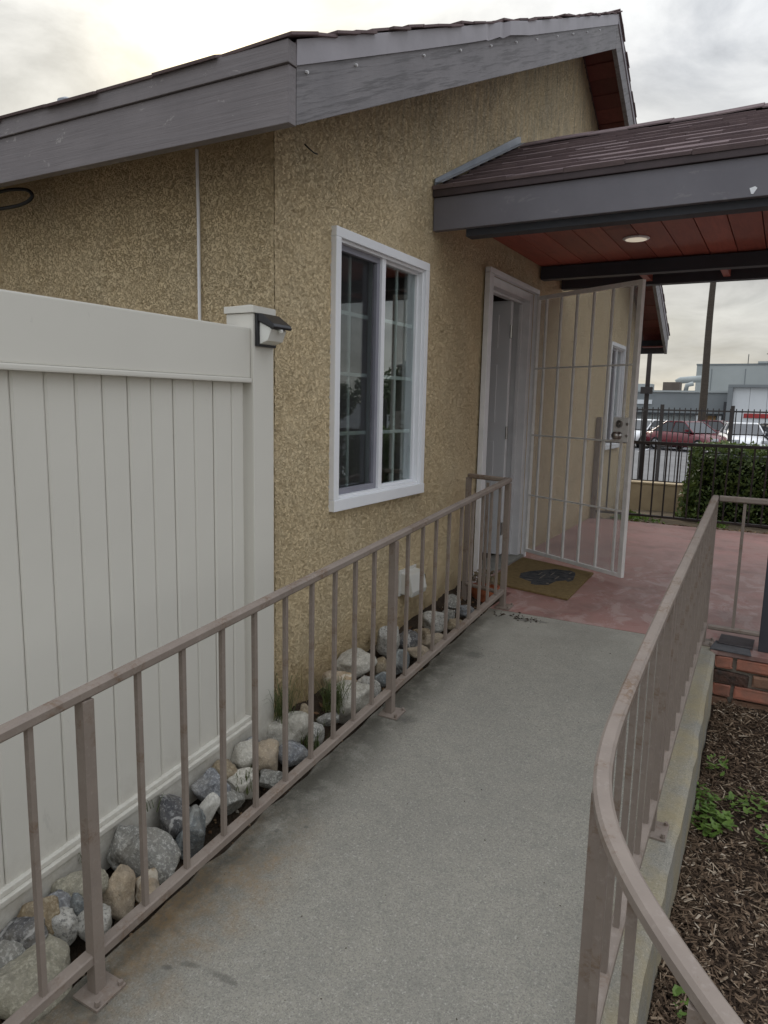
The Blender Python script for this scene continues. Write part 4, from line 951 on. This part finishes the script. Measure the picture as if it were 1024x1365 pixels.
o = P('mulch_chips', rawmesh('mulch_chips', V, (np.arange(n)[:, None, None] * 6 + tri[None]).reshape(-1, 3), MT['chips'])); tag(o, 'shredded brown bark mulch covering the bed', 'mulch', kind='stuff')
g = np.random.default_rng(41); n = 1500; X = .04 + .30 * g.random(n); Y = -1.9 + 3.9 * g.random(n); Z = rzv = (Y - 1.68) * .097 + .008 - .32 * X; r = .003 + .009 * g.random(n) ** 2.2
oc = np.array([(1, 0, 0), (0, 1, 0), (-1, 0, 0), (0, -1, 0), (.2, .1, .8), (-.1, .1, -.8)]); ocf = np.array([(0, 1, 4), (1, 2, 4), (2, 3, 4), (3, 0, 4), (1, 0, 5), (2, 1, 5), (3, 2, 5), (0, 3, 5)])
V = (np.stack([X, Y, Z], 1)[:, None] + oc[None] * (r[:, None, None] * (.7 + .6 * g.random((n, 6, 1))))).reshape(-1, 3)
o = P('gravel', rawmesh('gravel', V, (np.arange(n)[:, None, None] * 6 + ocf[None]).reshape(-1, 3), MT['litter'])); tag(o, 'grit and small pebbles on the soil between the river rocks', 'gravel', kind='stuff')
n = 170; p = np.stack([.05 + .28 * g.random(n), -1.5 + 3.4 * g.random(n), np.zeros(n)], 1); p[:, 2] = (p[:, 1] - 1.68) * .097 + .02 - .32 * p[:, 0]
o = P('dead_leaves', leaves(p, .016, MT['litter'], 'dead_leaves', g, .7)); tag(o, 'dry dead leaves caught between the river rocks', 'leaves', kind='stuff')
g = np.random.default_rng(8); n = 1500; p = np.stack([5.5 * g.random(n), 5.82 + .45 * g.random(n) ** 1.4, np.zeros(n)], 1); p[:, 2] = -.05 - .075 * (p[:, 1] - 5.8) + .02 * g.random(n)
o = P('leaf_litter', leaves(p, .028, MT['litter'], 'leaf_litter', g, .75)); tag(o, 'dry fallen leaves along the porch edge under the iron fence', 'leaves', kind='stuff')
n = 260; p = np.stack([.85 + 3.4 * g.random(n), 7.4 + 1.2 * g.random(n), .78 + .07 * g.random(n) ** 2], 1)
HEDGE_SPRIGS = p
n = 900; p = np.stack([.05 + 1.3 * g.random(n), 6.5 + 1.6 * g.random(n), np.zeros(n)], 1); p = p[(np.sin(p[:, 0] * 4.1 + p[:, 1] * 2) > -.2)]; p[:, 2] = -.06 - .075 * (p[:, 1] - 5.8) + .05 * g.random(len(p))
o = P('ground_cover', leaves(p, .035, MT['weed'], 'ground_cover', g, .3)); tag(o, 'low green weeds growing beyond the iron fence', 'weeds', kind='stuff')
n = 130; p = np.stack([.42 + 1.05 * g.random(n), -1.4 + 3.0 * g.random(n), np.zeros(n)], 1); p[:, 2] = (p[:, 1] - 1.68) * .097 + .003
o = P('debris_specks', leaves(p, .0035, MT['soil'], 'debris_specks', g, .95)); tag(o, 'tiny dark leaf bits scattered over the ramp', 'debris', kind='stuff')
n = 60; p = np.stack([g.normal(.56, .07, n), g.normal(1.60, .03, n), np.zeros(n)], 1); p[:, 2] = (p[:, 1] - 1.68) * .097 + .004
o = P('leaf_debris', leaves(p, .010, MT['soil'], 'leaf_debris', g, .9)); tag(o, 'little heap of dark leaf bits by the end post', 'debris', kind='stuff')

# ------------------------------------------------------------------ iron fence behind the porch
fe = T('iron_fence', 'low dark iron fence along the far edge of the porch', 'fence', (1.5, 5.72, 0)); YFn = 5.72
P('top_rail', MB().box(.05, 5.4, YFn - .018, YFn + .018, .855, .888).mesh('top_rail', MT['blackiron'], .003), fe)
P('bottom_rail', MB().box(.05, 5.4, YFn - .014, YFn + .014, .07, .095).mesh('bottom_rail', MT['blackiron'], .003), fe)
P('post', MB().box(.012, .062, YFn - .03, YFn + .025, -.05, 1.13).mesh('post', MT['rail'], .003), fe, 'taller brownish wall post of the fence')
P('post', MB().box(2.3, 2.345, YFn - .022, YFn + .022, -.08, .90).mesh('post', MT['blackiron'], .003), fe)
pk = MB().box(-.008, .008, -.008, .008, .096, .854).mesh('picket', MT['blackiron'], .001)
for i in range(44):
    o = P('picket', pk, fe); o.location = (.175 + i * .118, YFn, 0)
# ------------------------------------------------------------------ garden wall, hedge, far fence
gw = P('garden_wall', MB().box(-2.5, .95, 9.0, 9.2, -.84, .095).box(-2.5, .95, 8.99, 9.21, .096, .125).mesh('garden_wall', MT['gardenwall'], .01)); tag(gw, 'low tan garden wall left of the hedge, beyond the iron fence', 'wall')
hd = T('hedge', 'clipped dark green box hedge beyond the iron fence', 'hedge', (2.3, 8.0, -.2))
g = np.random.default_rng(21); n = 16000; fx = g.random((n, 3)); x = .80 + 3.6 * fx[:, 0]; y = 7.35 + 1.3 * fx[:, 1]; z = -.14 + .89 * fx[:, 2]
face = g.integers(0, 10, n); y = np.where(face < 5, 7.35 + .07 * np.abs(g.normal(size=n)), y); z = np.where((face >= 5) & (face < 9), .78 - .035 * np.abs(g.normal(size=n)), z); x = np.where(face == 9, .80 + .03 * np.abs(g.normal(size=n)), x)
p = np.stack([x, y, z], 1); p[:, 2] += .015 * np.sin(x * 7) + .012 * np.sin(x * 17 + y * 9); p[:, 1] += .02 * np.sin(x * 6 + z * 5)
P('foliage', leaves(np.concatenate([p, HEDGE_SPRIGS]), .030, MT['hedge'], 'foliage', g), hd)
n = 500; p = np.stack([g.normal(.84, .05, n), 7.3 + .2 * g.random(n), -.12 + .45 * g.random(n) ** 1.5], 1); P('sprig', leaves(p, .04, MT['hedge'], 'sprig', g), hd)
m = MB()
for i in range(60): x = .95 + rnd.random() * 3.3; y = 7.7 + rnd.random() * .7; m.tube([(x, y, -.2), (x + rnd.uniform(-.15, .15), y + rnd.uniform(-.1, .1), .25), (x + rnd.uniform(-.3, .3), y + rnd.uniform(-.2, .2), .6)], [.012, .009, .004], 5)
P('branch', m.mesh('branch', simple('bark', (.08, .06, .045), None, 8, .9)), hd)
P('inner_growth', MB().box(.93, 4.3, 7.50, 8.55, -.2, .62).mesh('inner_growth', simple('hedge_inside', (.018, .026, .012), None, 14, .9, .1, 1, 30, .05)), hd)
bf = T('iron_fence', 'tall black picket fence along the car park across the pavement', 'fence', (0, 16.1, -.8)); YB = 16.1
P('top_rail', MB().box(-8, 10, YB - .02, YB + .02, 1.19, 1.225).mesh('top_rail', MT['blackiron']), bf)
P('bottom_rail', MB().box(-8, 10, YB - .02, YB + .02, -.55, -.51).mesh('bottom_rail', MT['blackiron']), bf)
pk = MB().box(-.011, .011, -.011, .011, -.70, 1.27).mesh('picket', MT['blackiron']); ps = MB().box(-.04, .04, -.04, .04, -.80, 1.34).mesh('post', MT['blackiron'])
for i in range(132):
    o = P('picket', pk, bf); o.location = (-7.6 + i * .122, YB, 0)
for i in range(10): o = P('post', ps, bf); o.location = (-5.42 + i * 1.54, YB, 0)
up = T('utility_pole', 'dark pole with a small box near the car park fence', 'pole', (-1.46, 17.9, -.85))
P('pole', MB().tube([(-1.46, 17.8, -.85), (-1.46, 17.8, 6.2)], [.065, .05], 12).mesh('pole', simple('dark_pole', (.05, .042, .038), None, 6, .8), smooth=True), up)
P('box', MB().box(-1.60, -1.30, 17.62, 17.72, 1.62, 1.80).mesh('box', MT['blackiron'], .01), up)

# ------------------------------------------------------------------ palms, reflected trees
def palm(x, y, h, r, lab, seed):
    g = random.Random(seed); t = T('palm_tree', lab, 'palm tree', (x, y, -.85), None)
    pth = [(x + .03 * math.sin(i * .8), y, -.85 + h * i / 14) for i in range(15)]
    tr = NT('palm_bark'); w_ = tr.noise(3, 5, .6, stretch=(1, 1, 9)); tr.bump(w_, .6, .05); tr.fin(tr.mix(w_, (.055, .046, .038), (.10, .085, .07)), .9, .1)
    P('trunk', MB().tube(pth, [r * (1.0 - .55 * i / 14) for i in range(15)], 14).mesh('trunk', tr.m, smooth=True), t)
    for k in range(26):
        a = g.uniform(0, 6.28); el = g.uniform(-.5, 1.2); L = g.uniform(1.5, 2.1); m = MB(); pts = []
        for i in range(9):
            s = i / 8 * L; pts.append(Vector((x + math.cos(a) * math.cos(el) * s, y + math.sin(a) * math.cos(el) * s, h - .85 + math.sin(el) * s - .22 * s * s)))
        m.tube(pts, [.02 * (1 - i / 9) + .004 for i in range(9)], 5); side = Vector((-math.sin(a), math.cos(a), 0))
        for i in range(2, 9):
            for s_ in (-1, 1):
                for q in (0, .5):
                    b0 = pts[i - 1].lerp(pts[i], q); tip = b0 + side * s_ * .42 + (pts[i] - pts[i - 1]) * .9 + Vector((0, 0, -.14)); d_ = (pts[i] - pts[i - 1]).normalized() * .03
                    m.add([b0 - d_, b0 + d_, tip], [(0, 1, 2)])
        P('frond', m.mesh('frond', MT['tree']), t)
palm(-2.55, 44.0, 17.3, .24, 'tall bare palm trunk rising behind the parked cars', 4)
def tree(x, y, h, r, lab, seed):
    g = random.Random(seed); t = T('tree', lab, 'tree', (x, y, -.85), None)
    m = MB(); m.tube([(x, y, -.85), (x + .1, y, h * .3 - .85), (x, y + .1, h * .6 - .85)], [.16, .12, .06], 8)
    for k in range(6): a = k * 1.05; m.tube([(x, y, h * .35 - .85), (x + math.cos(a) * r * .6, y + math.sin(a) * r * .6, h * .75 - .85)], [.06, .02], 5)
    P('trunk', m.mesh('trunk', simple('tree_bark', (.10, .075, .055), None, 8, .9)), t)
    rg = np.random.default_rng(seed); pts = []
    for k in range(16):
        c = np.array([x + g.gauss(0, r * .45), y + g.gauss(0, r * .45), h * g.uniform(.5, .95) - .85]); q = rg.normal(size=(170, 3)); q /= np.linalg.norm(q, axis=1)[:, None]; pts.append(c + q * (rg.random((170, 1)) ** .5) * r * .42)
    P('crown', leaves(np.concatenate(pts), .16, MT['tree'], 'crown', rg), t)
tree(16, 31, 3.9, 2.0, 'leafy tree across the street, mirrored in the front window', 31)
tree(21, 33, 3.1, 1.7, 'smaller bushy tree across the street beside the taller one', 32)

# ------------------------------------------------------------------ buildings across the car park
MT['bgrey'] = simple('grey_wall_paint', (.23, .25, .26), (.20, .22, .23), .4, .8, .2, .1, 3)
MT['bpale'] = simple('pale_wall_paint', (.40, .43, .43), (.35, .38, .38), .3, .8, .2, .1, 3)
MT['bwhite'] = simple('white_panel', (.70, .73, .75), (.64, .67, .69), .4, .7, .3, .1, 3)
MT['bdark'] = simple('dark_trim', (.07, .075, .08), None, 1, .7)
b1 = T('warehouse', 'low blue-grey warehouse with a ribbed lower wall behind the parked cars', 'building', (-8, 64, -.85))
B('parapet', b1, MT['bgrey'], (-26, -2.35, 62, 70, .92, 2.62)); B('cornice', b1, MT['bpale'], (-26, -2.35, 61.9, 62.3, 2.63, 2.78))
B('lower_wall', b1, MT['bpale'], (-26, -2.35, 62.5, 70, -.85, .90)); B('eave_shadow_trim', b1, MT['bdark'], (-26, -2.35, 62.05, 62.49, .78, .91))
rb = MB().box(-.05, .05, 62.42, 62.499, -.85, .77).mesh('rib', MT['bpale'])
for i in range(40): o = P('rib', rb, b1); o.location = (-22 + i * .45, 0, 0)
B('doorway', b1, simple('ochre_panel', (.34, .20, .07), (.16, .10, .05), 2, .6), (-4.35, -3.2, 62.3, 62.45, -.85, .77))
for x in (-4.75, -3.05): B('column', b1, MT['bwhite'], (x, x + .28, 62.1, 62.41, -.85, .77))
B('dark_column', b1, MT['bdark'], (-3.0 + .35, -2.36, 61.6, 62.0, -.85, 1.9))
B('sign_plate', b1, MT['bwhite'], (-9.4, -8.2, 61.93, 61.985, 1.62, 1.98))
for (x0, x1, z1, mt) in ((-7.6, -6.25, 3.5, 'bdark'), (-9.8, -8.5, 3.35, 'bpale'), (-11, -10.2, 3.2, 'bgrey')):
    B('rooftop_unit', b1, simple('unit_brown', (.15, .12, .10), None, 1, .7) if mt == 'bdark' else MT[mt], (x0, x1, 63, 64.5, 2.6, z1), bevel=.03)
P('duct', MB().tube([(-6.9, 66, 3.55), (-6.6, 66, 3.75), (-6.0, 66, 3.8), (-4.8, 66, 3.9)], .3, 12).tube([(-6.0, 65, 2.7), (-5.9, 65, 3.3), (-5.4, 65, 3.45)], .2, 10).mesh('duct', MT['bpale'], smooth=True), b1)
b2 = T('warehouse', 'tall pale blue-grey warehouse rising behind the low one', 'building', (4, 78, -.85))
B('wall', b2, MT['bpale'], (-6.4, 40, 76, 90, -.85, 5.6)); B('parapet', b2, MT['bgrey'], (-6.45, 40.05, 75.95, 90, 5.61, 5.75)); B('parapet', b2, MT['bpale'], (-1.0, 40.05, 75.9, 90, 5.76, 5.95))
pj = MB().box(-.04, .04, 75.97, 75.999, -.85, 5.25).mesh('panel_joint', MT['bgrey'])
for i in range(8): o = P('panel_joint', pj, b2); o.location = (-5 + i * 3, 0, 0)
P('antenna', MB().tube([(.0, 77, 5.5), (.0, 77, 7.2)], .05, 6).tube([(-.35, 77, 6.7), (.5, 77, 6.9)], .04, 5).tube([(-1.9, 77, 5.5), (-1.9, 77, 6.7)], .04, 5).mesh('antenna', MT['bdark']), b2)
b3 = T('loading_bay', 'white panelled loading bay with a dark grey surround and a red stripe', 'building', (3, 60, -.85))
B('surround', b3, MT['bgrey'], (-2.3, -1.95, 59.6, 64, -.85, 3.0), (-2.3, 12, 59.6, 64, 3.01, 3.22))
xw = -1.94
while xw < 11: B('panel', b3, MT['bwhite'], (xw, xw + 1.18, 59.9 + rnd.uniform(0, .02), 63.9, -.85, 3.0)); xw += 1.2
B('stripe', b3, simple('red_stripe', (.42, .05, .05), None, 2, .5), (-1.05, 11, 59.84, 59.897, .68, 1.02))

# ------------------------------------------------------------------ parked cars
def car(x, y, rot, paint, label, L=4.5, Wd=1.78, H=1.45, suv=0):
    t = T('parked_car', label, 'car', (x, y, -.83), 'cars in the car park behind the black fence'); t.rotation_euler = (0, 0, rot)
    def Q(name, me, par):
        o = bpy.data.objects.new(name, me); COL.objects.link(o); o.parent = par; return o
    hl = L / 2; zb = .22
    # stations: length position, hood/belt height, half width  (front is -y in car space)
    st_ = [(-hl, .52, .62), (-hl + .06, .62, .74), (-hl + .35, .74, .86), (-hl + 1.15, .88 + .08 * suv, .89), (-.3, .95 + .1 * suv, .9), (.8, .97 + .1 * suv, .9), (hl - .75, .98 + .1 * suv, .88), (hl - .18, .93 + .1 * suv, .82), (hl, .72, .7)]
    vs = []; k = Wd / 1.8
    for (yy, zt_, w) in st_:
        w *= k; e = .12 if abs(yy) > hl - .1 else 0
        ring = [(w * .86, zb + e), (w, zb + .14 + e), (w * 1.0, .55), (w * .955, zt_ - .07), (w * .82, zt_), (0, zt_ + .025)]
        full = [(a, b) for a, b in ring] + [(-a, b) for a, b in ring[-2::-1]]; vs += [(a, yy, b) for a, b in full]
    nr = 11; fs = [(i * nr + j, i * nr + (j + 1) % nr, (i + 1) * nr + (j + 1) % nr, (i + 1) * nr + j) for i in range(len(st_) - 1) for j in range(nr)] + [tuple(range(nr))[::-1], tuple(range((len(st_) - 1) * nr, len(st_) * nr))]
    body = Q('body', MB().add(vs, fs).mesh('body', paint, 0, True), t)
    # cabin
    zt_ = .95 + .1 * suv; yw0, yw1, yr1, yr0 = -hl + 1.25, -hl + 2.0, hl - 1.35 + .5 * suv, hl - .55; w0, w1 = .80 * k, .62 * k
    cab = [(-w0, yw0, zt_), (w0, yw0, zt_), (w0, yr0, zt_), (-w0, yr0, zt_), (-w1, yw1, H), (w1, yw1, H), (w1, yr1, H), (-w1, yr1, H)]
    Q('windows', MB().add(cab, [(0, 1, 5, 4), (1, 2, 6, 5), (2, 3, 7, 6), (3, 0, 4, 7), (4, 5, 6, 7)]).mesh('windows', MT['carglass'], .04), t)
    rf_ = MB(); rf_.prism([(yw1 - .06, H - .03), (yw1 + .15, H + .035), (yr1 - .25, H + .035), (yr1 + .05, H - .03)], 'x', -w1 - .03, w1 + .03)
    for s_ in (-1, 1):
        for (a, b) in (((w0, yw0, zt_), (w1, yw1, H)), ((w0, yr0, zt_), (w1, yr1, H)), ((w0 + .005, (yw1 + yr1) / 2 + .05, zt_), (w1 + .01, (yw1 + yr1) / 2 + .05, H))):
            rf_.tube([(s_ * a[0], a[1], a[2]), (s_ * b[0], b[1], b[2])], .035, 6)
    Q('roof', rf_.mesh('roof', paint, .01), t)
    wh = MB().lathe([(.30, -.1), (.325, -.08), (.325, .08), (.30, .1)], (0, 0, 0), 20); wme = wh.mesh('wheel', MT['tyre']); hb = MB().lathe([(.21, -.102), (.19, -.112), (.05, -.108)], (0, 0, 0), 16).mesh('rim', MT['rim'])
    for s_ in (-1, 1):
        for yy in (-hl + .85, hl - .9):
            w = Q('wheel', wme, t); w.location = (s_ * .80 * k, yy, .325); w.rotation_euler = (0, -s_ * math.pi / 2, 0); Q('rim', hb, w)
        hl_ = Q('headlight', MB().box(s_ * .62 * k - .16, s_ * .62 * k + .16, -hl + .02, -hl + .14, .60, .73).mesh('headlight', MT['headlight'], .02), t)
        Q('mirror', MB().box(s_ * .92 * k - .08, s_ * .92 * k + .08, yw0 + .25, yw0 + .36, .98, 1.10).mesh('mirror', paint, .02), t)
        Q('tail_light', MB().box(s_ * .62 * k - .14, s_ * .62 * k + .14, hl - .10, hl + .005, .72, .86).mesh('tail_light', simple('tail_red', (.4, .02, .02), None, 3, .2), .02), t)
    Q('grille', MB().box(-.38, .38, -hl - .012, -hl + .05, .38, .55).mesh('grille', MT['black'], .01), t)
    Q('number_plate', MB().box(-.17, .17, -hl - .02, -hl - .013, .42, .50).mesh('number_plate', MT['white']), t)
    return t
WHT = paintm('white_car_paint', (.75, .76, .77)); RED = paintm('red_car_paint', (.13, .012, .02)); DRK = paintm('dark_car_paint', (.03, .033, .04)); SLV = paintm('silver_car_paint', (.45, .46, .48)); MRN = paintm('maroon_car_paint', (.10, .012, .02))
car(-4.75, 38.6, rad(-28), WHT, 'white car left of the red one, half behind its bonnet', suv=0)
car(-2.3, 36.2, rad(52), RED, 'dark red saloon parked at an angle, the largest red car', 4.5)
car(.05, 36.6, rad(12), WHT, 'white saloon facing the fence between the red and the dark cars')
car(1.75, 36.4, rad(24), DRK, 'dark grey saloon at the right edge of the car park')
car(-7.4, 37.5, rad(-20), SLV, 'silver car at the far left, behind the security door edge')
car(-1.5, 42.5, rad(80), MRN, 'maroon car in the back row beyond the red saloon')
